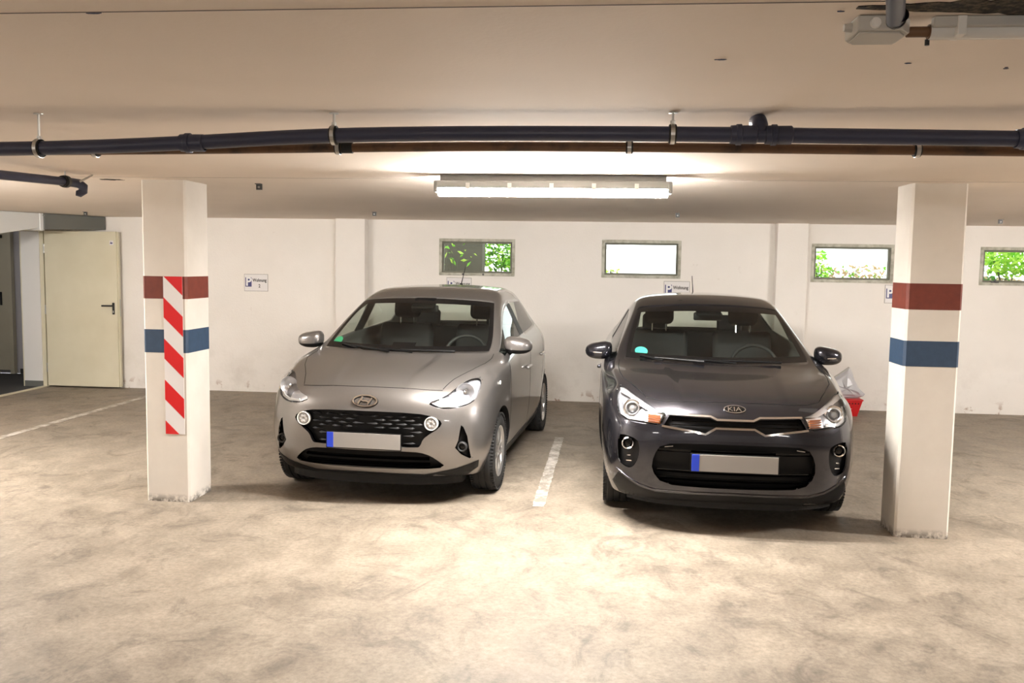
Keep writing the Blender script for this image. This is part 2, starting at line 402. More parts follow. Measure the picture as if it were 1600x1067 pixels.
def build_columns():
    def col(x, y, wd, dp, bands, lab):
        root = empty('column', (x, y, 0), kind='structure', label=lab)
        def oct_(o, ch):
            a0, a1, b0, b1 = -o, wd + o, -o, dp + o
            return [(a0 + ch, b0), (a1 - ch, b0), (a1, b0 + ch), (a1, b1 - ch), (a1 - ch, b1), (a0 + ch, b1), (a0, b1 - ch), (a0, b0 + ch)]
        link('shaft', prismme('shaft', oct_(0, .014), 0, ZC, 'z'), 'column_paint', root)
        for nm, z0, z1, lb in ((('band_red'), *bands[0], 'rust red painted band'), ('band_blue', *bands[1], 'blue painted band')):
            link('painted_band', prismme('painted_band', oct_(.0012, .0144), z0, z1, 'z'), nm, root, label=lb)
        return root
    cl = col(-3.100, 5.728, .312, .343, ((1.400, 1.552), (1.033, 1.191)), 'square white column with red and white warning strip')
    col(1.862, 5.649, .327, .285, ((1.430, 1.590), (1.079, 1.237)), 'square white column beside the dark car')
    # diagonal warning strip
    st = empty('warning_sticker', (0, 0, 0)); st.parent = cl
    x0, x1, z0, z1 = .148, .283, .474, 1.551
    bm = bmesh.new(); box(bm, x0, x1, -.0032, .001, z0, z1); link('sticker_sheet', to_mesh('sticker_sheet', bm), 'sticker_white', st)
    slope = -.131   # stripes fall to the right
    for k in range(-1, 5):
        top = z1 - .140 - k * .281
        # polygon of the stripe clipped to the sheet
        poly = [(x0, top - .137), (x1, top + slope - .137), (x1, top + slope), (x0, top)]
        def clip(poly, zc, keep_above):
            out = []
            for i in range(len(poly)):
                p, q = poly[i], poly[(i + 1) % len(poly)]
                ip = (p[1] >= zc) == keep_above; iq = (q[1] >= zc) == keep_above
                if ip: out.append(p)
                if ip != iq:
                    t = (zc - p[1]) / (q[1] - p[1]); out.append((p[0] + t * (q[0] - p[0]), zc))
            return out
        poly = clip(poly, z1, False)
        if len(poly) > 2: poly = clip(poly, z0, True)
        if len(poly) > 2: link('stripe', prismme('stripe', poly, -.0042, -.003, 'y'), 'sticker_red', st)
build_columns()

# ------------------------------------------------------------------ lamps
def strip_lamp(x0, x1, y, label, lit='lamp_lit'):
    drop = .037
    root = empty('strip_lamp', ((x0 + x1) / 2, y, ZC - drop), label=label, cat='lamp', group='fluorescent strip lamps')
    L_ = (x1 - x0) / 2
    link('housing', boxme('housing', -L_, L_, -.048, .048, -.046, -.0005, bevel=.006), 'housing_grey', root)
    # half round diffuser below the housing
    prof = [(-.040, -.044), (.040, -.044), (.042, -.062), (.034, -.080), (.018, -.090), (-.018, -.090), (-.034, -.080), (-.042, -.062)]
    link('diffuser', prismme('diffuser', prof, -L_ + .012, L_ - .012, 'x'), lit, root)
    link('mount_rail', boxme('mount_rail', -L_ + .02, L_ - .02, -.012, .012, -.002, drop, bevel=.002), 'housing_grey', root)
    for s in (-1, 1): link('end_cap', boxme('end_cap', s * L_ - .012, s * L_ + .012, -.05, .05, -.070, -.002, bevel=.006), 'housing_grey', root)
    for k in (-.72, -.36, 0, .36, .72): link('clip', boxme('clip', k * L_ - .012, k * L_ + .012, -.053, -.045, -.052, -.015), 'steel', root)
    link('rating_plate', boxme('rating_plate', -.45 * L_ - .04, -.45 * L_ + .04, -.0475, -.044, -.034, -.012), 'plastic_white', root)
    return root
strip_lamp(-.995, .379, 5.28, 'lit strip lamp on the ceiling above the two cars')
strip_lamp(-5.93, -4.56, 5.28, 'lit strip lamp at ceiling past the striped column')
strip_lamp(4.1, 5.47, 5.28, 'lit strip lamp at ceiling past the plain column', 'lamp_lit_side')
for x, nm in ((-5.4, 'lit strip lamp over the driving lane on the doorway side'), (-.4, 'lit strip lamp over the driving lane opposite the cars'), (4.6, 'lit strip lamp over the driving lane opposite the plain column')): strip_lamp(x - .735, x + .735, -3.2, nm, 'lamp_lit_lane')
strip_lamp(-9.4, -8.2, 9.3, 'added unseen strip lamp brightening the corridor behind the doorway', 'lamp_fill_dim')  # extra lamp, out of view, added to lift the dark corridor

# ------------------------------------------------------------------ cars
# local axes of a car: x across, y from the front bumper (0) to the rear, z up
def car_cage(sp):
    """box-topology cage of the body -> verts, faces, material per face"""
    NCOL = 6
    T = []
    for st in sp['top']:
        (y0, z0), c3, c4, c5, c6 = st
        row = [(0, y0, z0)]
        for t in (.36, .71):
            row.append((c3[0] * t, y0 + (c3[1] - y0) * t ** 2.0, z0 + (c3[2] - z0) * t ** 2.2))
        row += [c3, c4, c5, c6]; T.append(row)
    F = [[(x, y, z) for x, y, z in lev] for lev in sp['front']] + [T[0]]
    J = len(sp['front'])
    R = [[(x, y, z) for x, y, z in lev] for lev in sp['rear']] + [T[-1]]
    nI = len(T)
    S = []                                            # S[j][i]
    for j in range(J):
        row = [F[j][6]]
        for i in range(1, nI - 1):
            x6, y6, z6 = T[i][6]; W = sp['W'](y6); dz, dx = sp['side'][j]
            row.append((W - dx, y6, dz))
        row.append(R[j][6]); S.append(row)
    S.append([T[i][6] for i in range(nI)])
    V, idx, faces, fm = [], {}, [], []
    def vi(p):
        k = tuple(round(v, 5) for v in p)
        if k not in idx: idx[k] = len(V); V.append(p)
        return idx[k]
    def quad(a, b, c, d, m_):
        f = [vi(p) for p in (a, b, c, d)]
        if len(set(f)) == 4: faces.append(f); fm.append(m_)
        mi_ = lambda p: (-p[0], p[1], p[2])
        f = [vi(mi_(p)) for p in (d, c, b, a)]
        if len(set(f)) == 4: faces.append(f); fm.append(m_)
    for j in range(J):
        for c in range(NCOL):
            quad(F[j][c], F[j][c + 1], F[j + 1][c + 1], F[j + 1][c], 0)
            quad(R[j][c + 1], R[j][c], R[j + 1][c], R[j + 1][c + 1], 0)
        for i in range(nI - 1):
            quad(S[j][i], S[j][i + 1], S[j + 1][i + 1], S[j + 1][i], 0)
    for i in range(nI - 1):
        for c in range(NCOL):
            quad(T[i][c], T[i][c + 1], T[i + 1][c + 1], T[i + 1][c], sp['topmat'](i, c))
    Bt = []
    for i in range(nI):
        p = S[0][i]
        fr = [q[0] / F[0][6][0] for q in F[0]]
        if i == 0: Bt.append(F[0])
        elif i == nI - 1: Bt.append(R[0])
        else: Bt.append([(p[0] * f, p[1] + (0 if f == 1 else 0), p[2]) for f in fr])
    for i in range(nI - 1):
        for c in range(NCOL):
            quad(Bt[i][c + 1], Bt[i][c], Bt[i + 1][c], Bt[i + 1][c + 1], 5)
    return V, faces, fm

def eval_mesh(o):
    dg = bpy.context.evaluated_depsgraph_get()
    return bpy.data.meshes.new_from_object(o.evaluated_get(dg), depsgraph=dg)

def car_surface(sp):
    """smooth closed body mesh"""
    V, Fc, fm = car_cage(sp)
    me = bpy.data.meshes.new('cage'); me.from_pydata(V, [], Fc)
    me.polygons.foreach_set('material_index', fm)
    bm = bmesh.new(); bm.from_mesh(me); bmesh.ops.recalc_face_normals(bm, faces=bm.faces)
    cl = bm.edges.layers.float.new('crease_edge')
    for e in bm.edges:
        ms = {f.material_index for f in e.link_faces}
        if 5 in ms and len(ms) > 1: e[cl] = .6
    bm.to_mesh(me); bm.free()
    for n in range(8): me.materials.append(M['car_black'])
    o = bpy.data.objects.new('cage', me); C.objects.link(o)
    md = o.modifiers.new('s', 'SUBSURF'); md.levels = md.render_levels = 3
    md.boundary_smooth = 'ALL'
    fine = eval_mesh(o); bpy.data.objects.remove(o); bpy.data.meshes.remove(me)
    for v in fine.vertices:                           # pressed creases of the bonnet
        x, y, z = v.co
        for (y0, x0, y1, x1, amp) in sp['crease']:
            if y0 - .05 < y < y1 + .1 and z > .70 and v.normal.z > .4:
                xc = x0 + (x1 - x0) * (y - y0) / (y1 - y0); t = max(0, min(1, (abs(x) - xc + .012) / .035)); fall = max(0, 1 - max(0, abs(x) - xc) / .30)
                k = max(0, min(1, (y - y0 + .05) / .08)) * max(0, min(1, (y1 + .1 - y) / .12))
                v.co.z += amp * k * t * t * (3 - 2 * t) * fall
    return fine

def bvh_of(me):
    return BVHTree.FromPolygons([v.co[:] for v in me.vertices], [p.vertices[:] for p in me.polygons])

class Car:
    pass

DIRS = {'front': (Vector((0, 1, 0)), lambda u, v: Vector((u, -1, v))),
        'side': (Vector((-1, 0, 0)), lambda u, v: Vector((2, u, v))),
        'top': (Vector((0, 0, -1)), lambda u, v: Vector((u, v, 3)))}
def hit(car, view, u, v):
    d, og = DIRS[view]
    s = 1
    if view == 'side' and car.flip: 
        d = Vector((1, 0, 0)); o = Vector((-2, u, v))
    else: o = og(u, v)
    p, n, _, _ = car.bvh.ray_cast(o, d)
    if p is None:
        p, n, _, _ = car.bvh.find_nearest(o + d * (1.0 if view == 'front' else 1.2))
    if n.dot(d) > 0: n = -n
    return p, n
def smooth_poly(poly, it=2, closed=True):
    """Chaikin corner cutting"""
    for _ in range(it):
        out = []; n = len(poly)
        for i in range(n if closed else n - 1):
            p, q = poly[i], poly[(i + 1) % n]
            out += [(.75 * p[0] + .25 * q[0], .75 * p[1] + .25 * q[1]), (.25 * p[0] + .75 * q[0], .25 * p[1] + .75 * q[1])]
        poly = out if closed else [poly[0]] + out + [poly[-1]]
    return poly
def inside(poly, x, y):
    c = False; n = len(poly)
    for i in range(n):
        (x1, y1), (x2, y2) = poly[i], poly[(i + 1) % n]
        if (y1 > y) != (y2 > y) and x < (x2 - x1) * (y - y1) / (y2 - y1) + x1: c = not c
    return c
def dens(poly, step):
    out = []
    for i in range(len(poly)):
        p, q = poly[i], poly[(i + 1) % len(poly)]; L_ = math.dist(p, q); k = max(1, int(L_ / step))
        for t in range(k): out.append((p[0] + (q[0] - p[0]) * t / k, p[1] + (q[1] - p[1]) * t / k))
    return out
def patch(car, view, poly, off=.003, skirt=.012, step=.018, push=0.0):
    """sheet that follows the body over an outline given in an elevation; push moves it inwards along the view"""
    poly = dens(poly, step); n = len(poly)
    pts = [Vector(p) for p in poly]
    xs = [p[0] for p in poly]; ys = [p[1] for p in poly]
    x = min(xs) + step / 2
    while x < max(xs):
        y = min(ys) + step / 2
        while y < max(ys):
            if inside(poly, x, y) and min((abs(x - a) + abs(y - b)) for a, b in poly) > step * .5: pts.append(Vector((x, y)))
            y += step
        x += step
    edges = [(i, (i + 1) % n) for i in range(n)]
    vo, eo, fo, *_ = delaunay_2d_cdt(pts, edges, [], 0, 1e-6)
    bm = bmesh.new(); d = DIRS[view][0]; bv = []
    if view == 'side' and car.flip: d = Vector((1, 0, 0))
    info = []
    for p in vo:
        h, nn = hit(car, view, p[0], p[1])
        bv.append(bm.verts.new(h + nn * off + d * push)); info.append(nn)
    for f in fo:
        cx = sum(vo[i][0] for i in f) / len(f); cy = sum(vo[i][1] for i in f) / len(f)
        if inside(poly, cx, cy):
            try: bm.faces.new([bv[i] for i in f])
            except ValueError: pass
    bmesh.ops.delete(bm, geom=[v for v in bm.verts if not v.link_faces], context='VERTS')
    bmesh.ops.recalc_face_normals(bm, faces=bm.faces)
    sm = sum((f.normal for f in bm.faces), Vector())
    if sm.dot(d) > 0: bmesh.ops.reverse_faces(bm, faces=bm.faces)
    if skirt:
        be = [e for e in bm.edges if len(e.link_faces) == 1]
        r = bmesh.ops.extrude_edge_only(bm, edges=be)
        for v in r['geom']:
            if isinstance(v, bmesh.types.BMVert): v.co += d * skirt
    for f in bm.faces: f.smooth = True
    me = to_mesh('patch', bm)
    shade(me, 50)
    return me
def ribbon(car, view, pts, wd, off=.002, closed=False, step=.02, thick=0):
    """strip of width wd that follows the body along a line given in an elevation"""
    ln = []
    m_ = len(pts) if closed else len(pts) - 1
    for i in range(m_):
        p, q = pts[i], pts[(i + 1) % len(pts)]; k = max(1, int(math.dist(p, q) / step))
        for t in range(k): ln.append((p[0] + (q[0] - p[0]) * t / k, p[1] + (q[1] - p[1]) * t / k))
    if not closed: ln.append(pts[-1])
    P = []; 
    for u, v in ln: P.append(hit(car, view, u, v))
    bm = bmesh.new(); n = len(P); rows = []
    for i in range(n):
        a = P[(i - 1) % n if closed else max(i - 1, 0)][0]; b = P[(i + 1) % n if closed else min(i + 1, n - 1)][0]
        t = (b - a)
        if t.length < 1e-6: t = Vector((1, 0, 0))
        t.normalize(); h, nn = P[i]; s = nn.cross(t).normalized()
        rows.append([bm.verts.new(h + nn * -.004 - s * wd / 2), bm.verts.new(h + nn * off - s * wd * .36), bm.verts.new(h + nn * off + s * wd * .36), bm.verts.new(h + nn * -.004 + s * wd / 2)])
    for i in range(n if closed else n - 1):
        a, b = rows[i], rows[(i + 1) % n]
        for k in range(3): bm.faces.new((a[k], a[k + 1], b[k + 1], b[k]))
    if not closed:
        bm.faces.new(rows[0]); bm.faces.new(rows[-1][::-1])
    bmesh.ops.recalc_face_normals(bm, faces=bm.faces)
    for f in bm.faces: f.smooth = True
    me = to_mesh('ribbon', bm); shade(me, 50); return me
def mirror_poly(poly): return [(-u, v) for u, v in poly][::-1]

def build_body(car, sp, cutters, name, paint):
    """cut pockets and wheel arches, split the glass off, link the panels under car.root"""
    fine = car.fine.copy()
    bm = bmesh.new()
    for view, poly, depth in cutters:
        if view == 'front':
            ys = [hit(car, 'front', u, v)[0].y for u, v in dens(poly, .05)]
            prism(bm, poly, -.3, 0, 'y', 6)
            bm.verts.ensure_lookup_table()
            n = len(poly); vs_ = bm.verts[-2 * n:]
            for v in vs_[n:]: v.co.y = hit(car, 'front', v.co.x, v.co.z)[0].y + depth
    for yw, R_ in sp['arches']:
        for s in (-1, 1):
            prism(bm, [(yw + R_ * math.cos(2 * PI * k / 56), sp['tyre'] + .012 + R_ * math.sin(2 * PI * k / 56)) for k in range(56)], s * .52, s * 1.2, 'x', 7)
    bmesh.ops.triangulate(bm, faces=[f for f in bm.faces if len(f.verts) > 4])
    bmesh.ops.recalc_face_normals(bm, faces=bm.faces)
    cme = to_mesh('cutter', bm)
    for n in range(8): cme.materials.append(M['car_black'])
    co = bpy.data.objects.new('cutter', cme); C.objects.link(co)
    bo = bpy.data.objects.new('tmp', fine); C.objects.link(bo)
    md = bo.modifiers.new('b', 'BOOLEAN'); md.operation = 'DIFFERENCE'; md.object = co; md.solver = 'EXACT'
    if hasattr(md, 'material_mode'): md.material_mode = 'INDEX'
    res = eval_mesh(bo)
    bpy.data.objects.remove(bo); bpy.data.objects.remove(co)
    bm = bmesh.new(); bm.from_mesh(res)
    def take(sel):
        b2 = bm.copy(); b2.faces.ensure_lookup_table()
        bmesh.ops.delete(b2, geom=[f for f in b2.faces if not sel(f)], context='FACES'); return b2
    def fin(nm, b2, mats, fixed=None, par=None, **kw):
        for f in b2.faces:
            f.smooth = True
            if fixed is not None: f.material_index = fixed
        me = to_mesh(nm, b2)
        o = link(nm, me, mats, par or car.root, **kw); shade(me, 32); return o
    # body shell
    b2 = take(lambda f: f.material_index in (0, 4, 5, 6, 7))
    remap = {0: 0, 4: 1, 5: 1, 6: 2, 7: 1}
    for f in b2.faces: f.material_index = remap[f.material_index]
    body = fin('body', b2, [paint, 'car_black', 'gloss_black', 'cabin_grey', 'cabin_dark', 'cabin_dark'], label=sp['body_label'])
    so = body.modifiers.new('shell', 'SOLIDIFY'); so.thickness = .012; so.offset = -1; so.material_offset = 3; so.use_rim = True
    # windscreen with black rim
    b2 = take(lambda f: f.material_index == 1)
    for f in b2.faces: f.material_index = 0
    ring = [f for f in b2.faces if any(len(e.link_faces) == 1 for e in f.edges)]
    ring2 = {g for f in ring for v in f.verts for g in v.link_faces}
    ring2 |= {g for f in list(ring2) for v in f.verts for g in v.link_faces if v.co.z < sp['frit_z']}
    for f in set(ring) | ring2: f.material_index = 1
    fin('windscreen', b2, ['car_glass', 'gloss_black'])
    # side windows, one object each
    b2 = take(lambda f: f.material_index == 2)
    while b2.faces:
        b2.faces.ensure_lookup_table(); seen = {b2.faces[0]}; stack = [b2.faces[0]]
        while stack:
            f = stack.pop()
            for e in f.edges:
                for g in e.link_faces:
                    if g not in seen: seen.add(g); stack.append(g)
        ids = {f.index for f in seen}; b2.faces.index_update(); ids = {f.index for f in seen}
        b3 = b2.copy(); b3.faces.ensure_lookup_table(); b3.faces.index_update()
        bmesh.ops.delete(b3, geom=[f for f in b3.faces if f.index not in ids], context='FACES')
        fin('side_window', b3, ['car_glass'], 0)
        bmesh.ops.delete(b2, geom=list(seen), context='FACES')
    b2.free()
    b2 = take(lambda f: f.material_index == 3); fin('rear_window', b2, ['car_glass'], 0)
    bm.free(); bpy.data.meshes.remove(res)
    return body

def topmat(i, c):
    if i in (3, 4) and c < 3: return 1
    if c == 4 and i in (3, 4, 5): return 2
    if c == 4 and i == 6: return 4
    if c == 4 and i in (7, 8): return 2
    if i == 10 and c < 3: return 3
    return 0

def seat_parts(root, x, y, zs, hw=.25, hb=.62):
    """front seat: base, backrest and headrest as one part each"""
    def soft(nm, bx, rot, off, lab=None):
        me = boxme(nm, *bx, bevel=.05, seg=3); me.transform(Matrix.Translation(off) @ Matrix.Rotation(rot, 4, 'X')); o = link(nm, me, 'seat_fabric', root, smooth=True); return o
    s = soft('seat', (-hw, hw, -.25, .27, -.10, .07), .06, Vector((x, y, zs)))
    b = soft('backrest', (-hw, hw, -.06, .06, 0, hb), -.28, Vector((x, y + .28, zs)))
    h = soft('headrest', (-.125, .125, -.045, .045, hb + .04, hb + .23), -.22, Vector((x, y + .27, zs)))
    for sx in (-.06, .06):
        me = tubeme('headrest_post', [(x + sx, y + .27 + math.sin(.22) * (hb - .03), zs + hb - .04), (x + sx, y + .27 + math.sin(.22) * (hb + .07), zs + hb + .07)], .006, 8); link('headrest_post', me, 'chrome', root)

def build_interior(car, sp):
    root = car.root
    yc = sp['cowl'][0]; zc = sp['cowl'][1]
    hw = sp['half'] - .13
    # dashboard: lofted block under the windscreen
    prof = [(yc + .10, zc - .05), (yc + .30, zc - .005), (yc + .55, zc - .015), (yc + .62, zc - .06), (yc + .58, zc - .30), (yc + .50, zc - .50), (yc + .10, zc - .50)]
    link('dashboard', prismme('dashboard', prof, -hw, hw, 'x', .012), 'dash_plastic', root, smooth=True)
    # steering wheel
    bm = bmesh.new(); seg, R_, r_ = 36, .182, .014
    rings = []
    for i in range(seg):
        t = 2 * PI * i / seg
        rings.append([bm.verts.new(((R_ + r_ * math.cos(a)) * math.cos(t), r_ * math.sin(a), (R_ + r_ * math.cos(a)) * math.sin(t))) for a in [2 * PI * k / 10 for k in range(10)]])
    for i in range(seg):
        for k in range(10): bm.faces.new((rings[i][k], rings[(i + 1) % seg][k], rings[(i + 1) % seg][(k + 1) % 10], rings[i][(k + 1) % 10]))
    for a in (-.25, PI + .25, -PI / 2): tube(bm, [(0, -.03, 0), (R_ * math.cos(a), 0, R_ * math.sin(a))], .015, 8)
    lathe(bm, [(-.05, .0), (-.05, .06), (.0, .075), (.02, .05), (.02, 0)], 'y', 16)
    bmesh.ops.recalc_face_normals(bm, faces=bm.faces)
    me = to_mesh('steering_wheel', bm); me.transform(Matrix.Translation((.36, yc + .72, zc - .06)) @ Matrix.Rotation(-.42, 4, 'X'))
    link('steering_wheel', me, 'dash_plastic', root, smooth=True)
    for x in (-.36, .36): seat_parts(root, x, yc + 1.05, .52)
    # rear bench
    ry = sp['rear_seat']
    me = boxme('rear_bench', -.60, .60, -.25, .25, -.1, .08, bevel=.04, seg=3); me.transform(Matrix.Translation((0, ry, .56))); link('rear_bench', me, 'seat_fabric', root, smooth=True)
    me = boxme('rear_backrest', -.60, .60, -.06, .06, 0, .50, bevel=.04, seg=3); me.transform(Matrix.Translation((0, ry + .27, .56)) @ Matrix.Rotation(-.3, 4, 'X')); link('rear_backrest', me, 'seat_fabric', root, smooth=True)
    for x in (-.36, .36):
        me = boxme('rear_headrest', -.12, .12, -.04, .04, .50, .66, bevel=.03, seg=3); me.transform(Matrix.Translation((x, ry + .29, .56)) @ Matrix.Rotation(-.22, 4, 'X')); link('rear_headrest', me, 'seat_fabric', root, smooth=True)
    # cabin tub: floor and door cards
    bm = bmesh.new(); Lr = sp['L'] - .35
    box(bm, -hw, hw, yc + .1, Lr, .24, .27)
    for s in (-1, 1): box(bm, s * hw - .01, s * hw + .01, yc + .45, Lr - .25, .27, zc - .09)
    link('cabin_tub', to_mesh('cabin_tub', bm), 'cabin_dark', root)
    # interior mirror and sensor pod behind the glass
    ty, tz = sp['ws_top']
    me = boxme('interior_mirror', -.115, .115, -.015, .015, -.032, .032, bevel=.012, seg=3); me.transform(Matrix.Translation((.0, ty - .04, tz - .115))); link('interior_mirror', me, 'car_black', root, smooth=True)
    slope = math.atan2(tz - zc, ty - yc)
    me = boxme('sensor_pod', -.10, .10, -.09, .07, -.03, .0, bevel=.02, seg=2); me.transform(Matrix.Translation((.0, ty - .06, tz - .050)) @ Matrix.Rotation(slope, 4, 'X')); link('sensor_pod', me, 'car_black', root, smooth=True)

def wheel_me(R_, wd, rim):
    bm = bmesh.new(); h = wd / 2
    prof = [(-h + .02, rim - .02), (-h + .005, rim), (-h, rim + .02), (-h + .004, R_ - .035), (-h + .018, R_ - .010), (-h + .035, R_), (-.028, R_), (-.026, R_ - .007), (-.018, R_ - .007), (-.016, R_), (.016, R_), (.018, R_ - .007), (.026, R_ - .007), (.028, R_),
            (h - .035, R_), (h - .018, R_ - .010), (h - .004, R_ - .035), (h, rim + .02), (h - .005, rim), (h - .02, rim - .02), (-h + .02, rim - .02)]
    rings = []; seg = 64
    for a, r in prof[:-1]:
        rings.append([bm.verts.new((a, r * math.cos(2 * PI * k / seg), r * math.sin(2 * PI * k / seg))) for k in range(seg)])
    n = len(rings)
    for i in range(n):
        for k in range(seg): bm.faces.new((rings[i][k], rings[i][(k + 1) % seg], rings[(i + 1) % n][(k + 1) % seg], rings[(i + 1) % n][k]))
    # shoulder tread blocks
    for k in range(0, 72):
        t = 2 * PI * k / 72
        for s in (-1, 1):
            vs_ = box(bm, s * h - (.03 if s > 0 else .0), s * h + (.0 if s > 0 else .03), -.007, .007, R_ - .016, R_ - .004)
            for v in vs_:
                x, y, z = v.co; v.co = (x * .985, y * math.cos(t) - z * math.sin(t), y * math.sin(t) + z * math.cos(t))
    bmesh.ops.recalc_face_normals(bm, faces=bm.faces)
    return to_mesh('tyre', bm)
def rim_me(rim, wd, spokes, outer):
    """wheel disc facing +x"""
    bm = bmesh.new(); h = wd / 2
    lathe(bm, [(h - .012, rim + .002), (h - .004, rim - .006), (h - .018, rim - .022), (h - .05, rim - .03), (-h + .02, rim - .03), (-h + .02, rim - .015), (h - .03, rim - .012)], 'x', 48)
    lathe(bm, [(h - .075, 0), (h - .075, rim - .03)], 'x', 48, mi=1)
    lathe(bm, [(h - .022, 0), (h - .022, .030), (h - .030, .046), (h - .06, .055)], 'x', 24)
    for s in range(spokes):
        a = 2 * PI * s / spokes
        for d_ in (-.13, .13):
            p = [(.045, a + d_ * .5), (rim - .02, a + d_ * 1.15)]
            w1, w2 = .013, .017
            y1, z1 = p[0][0] * math.cos(p[0][1]), p[0][0] * math.sin(p[0][1]); y2, z2 = p[1][0] * math.cos(p[1][1]), p[1][0] * math.sin(p[1][1])
            dx, dz = y2 - y1, z2 - z1; L_ = math.hypot(dx, dz); nx, nz = -dz / L_, dx / L_
            poly = [(y1 - nx * w1, z1 - nz * w1), (y2 - nx * w2, z2 - nz * w2), (y2 + nx * w2, z2 + nz * w2), (y1 + nx * w1, z1 + nz * w1)]
            prism(bm, poly, h - .05, h - .02 - (.0 if outer else .005), 'x')
    bmesh.ops.remove_doubles(bm, verts=bm.verts, dist=1e-5)
    bmesh.ops.recalc_face_normals(bm, faces=bm.faces)
    return to_mesh('rim', bm)
def build_wheels(car, sp):
    R_, wd, rim = sp['tyre'], sp['tyre_w'], sp['rim']
    tm = wheel_me(R_, wd, rim); rm = rim_me(rim, wd, sp['spokes'], True)
    tm.materials.append(M['rubber'])
    for m_ in ('alloy', 'car_black'): rm.materials.append(M[m_])
    shade(tm, 30); shade(rm, 30)
    for k, yw in enumerate((sp['axle'], sp['axle'] + sp['base'])):
        for s in (-1, 1):
            t = bpy.data.objects.new('wheel', tm); C.objects.link(t); t.parent = car.root
            t.location = (s * (sp['half'] - (sp['tuck'] if k == 0 else .022) - wd / 2), yw, R_); t.rotation_euler = (0, 0, (0 if s > 0 else PI) + (sp.get('steer', 0) if k == 0 else 0))
            r = bpy.data.objects.new('rim', rm); C.objects.link(r); r.parent = t

def lerp_w(tab):
    def f(y):
        for (a, wa), (b, wb) in zip(tab, tab[1:]):
            if y <= b: return wa + (wb - wa) * max(0, (y - a) / (b - a))
        return tab[-1][1]
    return f
def frow(xs, ys, zs):
    zs = zs if isinstance(zs, (list, tuple)) else [zs] * 7
    return list(zip(xs, ys, zs))

DARK = dict(
    L=4.065, half=.8625, tyre=.305, tyre_w=.19, rim=.205, spokes=5, axle=.83, base=2.58, tuck=.062, rear_seat=3.0, steer=0.0,
    arches=((.83, .345), (3.41, .345)), cowl=(1.02, .945), ws_top=(1.93, 1.385), frit_z=1.01,
    W=lerp_w([(0, .78), (.76, .835), (1.2, .855), (3.0, .862), (3.55, .852), (3.8, .82), (4.1, .80)]),
    side=[(.19, .075), (.30, .022), (.48, .004), (.64, .0), (.79, .012)],
    crease=[(.15, .30, 1.0, .36, .010)],
    body_label='dark graphite metallic body shell',
    top=[((.10, .835), (.56, .25, .845), (.68, .38, .872), (.718, .51, .876), (.778, .65, .815)),
         ((.32, .880), (.58, .46, .890), (.70, .56, .908), (.735, .66, .896), (.800, .77, .825)),
         ((.70, .920), (.62, .80, .932), (.73, .86, .944), (.768, .92, .926), (.838, .98, .868)),
         ((1.02, .945), (.708, 1.24, .962), (.748, 1.29, .954), (.785, 1.26, .955), (.855, 1.26, .918)),
         ((1.45, 1.165), (.648, 1.63, 1.160), (.680, 1.70, 1.136), (.785, 1.60, .975), (.858, 1.60, .930)),
         ((1.93, 1.385), (.565, 2.06, 1.346), (.612, 2.08, 1.300), (.785, 2.0, .992), (.86, 2.0, .942)),
         ((2.25, 1.435), (.54, 2.30, 1.400), (.62, 2.28, 1.340), (.785, 2.28, .997), (.862, 2.28, .947)),
         ((2.36, 1.443), (.54, 2.38, 1.408), (.62, 2.38, 1.345), (.785, 2.38, 1.0), (.862, 2.38, .948)),
         ((2.95, 1.445), (.53, 2.95, 1.405), (.61, 2.95, 1.335), (.78, 2.95, 1.02), (.86, 2.95, .96)),
         ((3.30, 1.42), (.51, 3.30, 1.380), (.585, 3.30, 1.30), (.76, 3.28, 1.06), (.85, 3.28, .975)),
         ((3.58, 1.385), (.49, 3.55, 1.345), (.56, 3.52, 1.265), (.72, 3.50, 1.10), (.83, 3.52, .98)),
         ((3.93, 1.02), (.53, 3.86, 1.02), (.62, 3.82, 1.01), (.70, 3.78, .99), (.78, 3.74, .97))],
    front=[frow([0, .20, .40, .55, .66, .72, .755], [.12, .125, .145, .19, .27, .36, .47], .19),
           frow([0, .21, .42, .58, .69, .752, .788], [.03, .035, .06, .11, .20, .30, .43], .29),
           frow([0, .215, .43, .60, .715, .780, .815], [.0, .005, .03, .088, .18, .30, .44], .47),
           frow([0, .215, .43, .60, .715, .780, .815], [.0, .005, .03, .093, .20, .33, .48], .63),
           frow([0, .21, .42, .59, .705, .772, .806], [.025, .03, .06, .13, .245, .365, .52], [.745, .745, .745, .755, .77, .785, .795])],
    rear=[frow([0, .2, .4, .55, .65, .71, .74], [3.98, 3.98, 3.97, 3.94, 3.90, 3.85, 3.80], .25),
          frow([0, .21, .42, .58, .69, .755, .79], [4.05, 4.05, 4.04, 4.0, 3.95, 3.88, 3.80], .36),
          frow([0, .21, .42, .58, .70, .77, .81], [4.065, 4.06, 4.05, 4.01, 3.95, 3.87, 3.78], .52),
          frow([0, .21, .42, .58, .70, .77, .81], [4.04, 4.04, 4.03, 3.99, 3.93, 3.86, 3.77], .68),
          frow([0, .2, .4, .55, .67, .745, .795], [4.0, 4.0, 3.985, 3.94, 3.89, 3.82, 3.75], .85)],
    topmat=topmat)

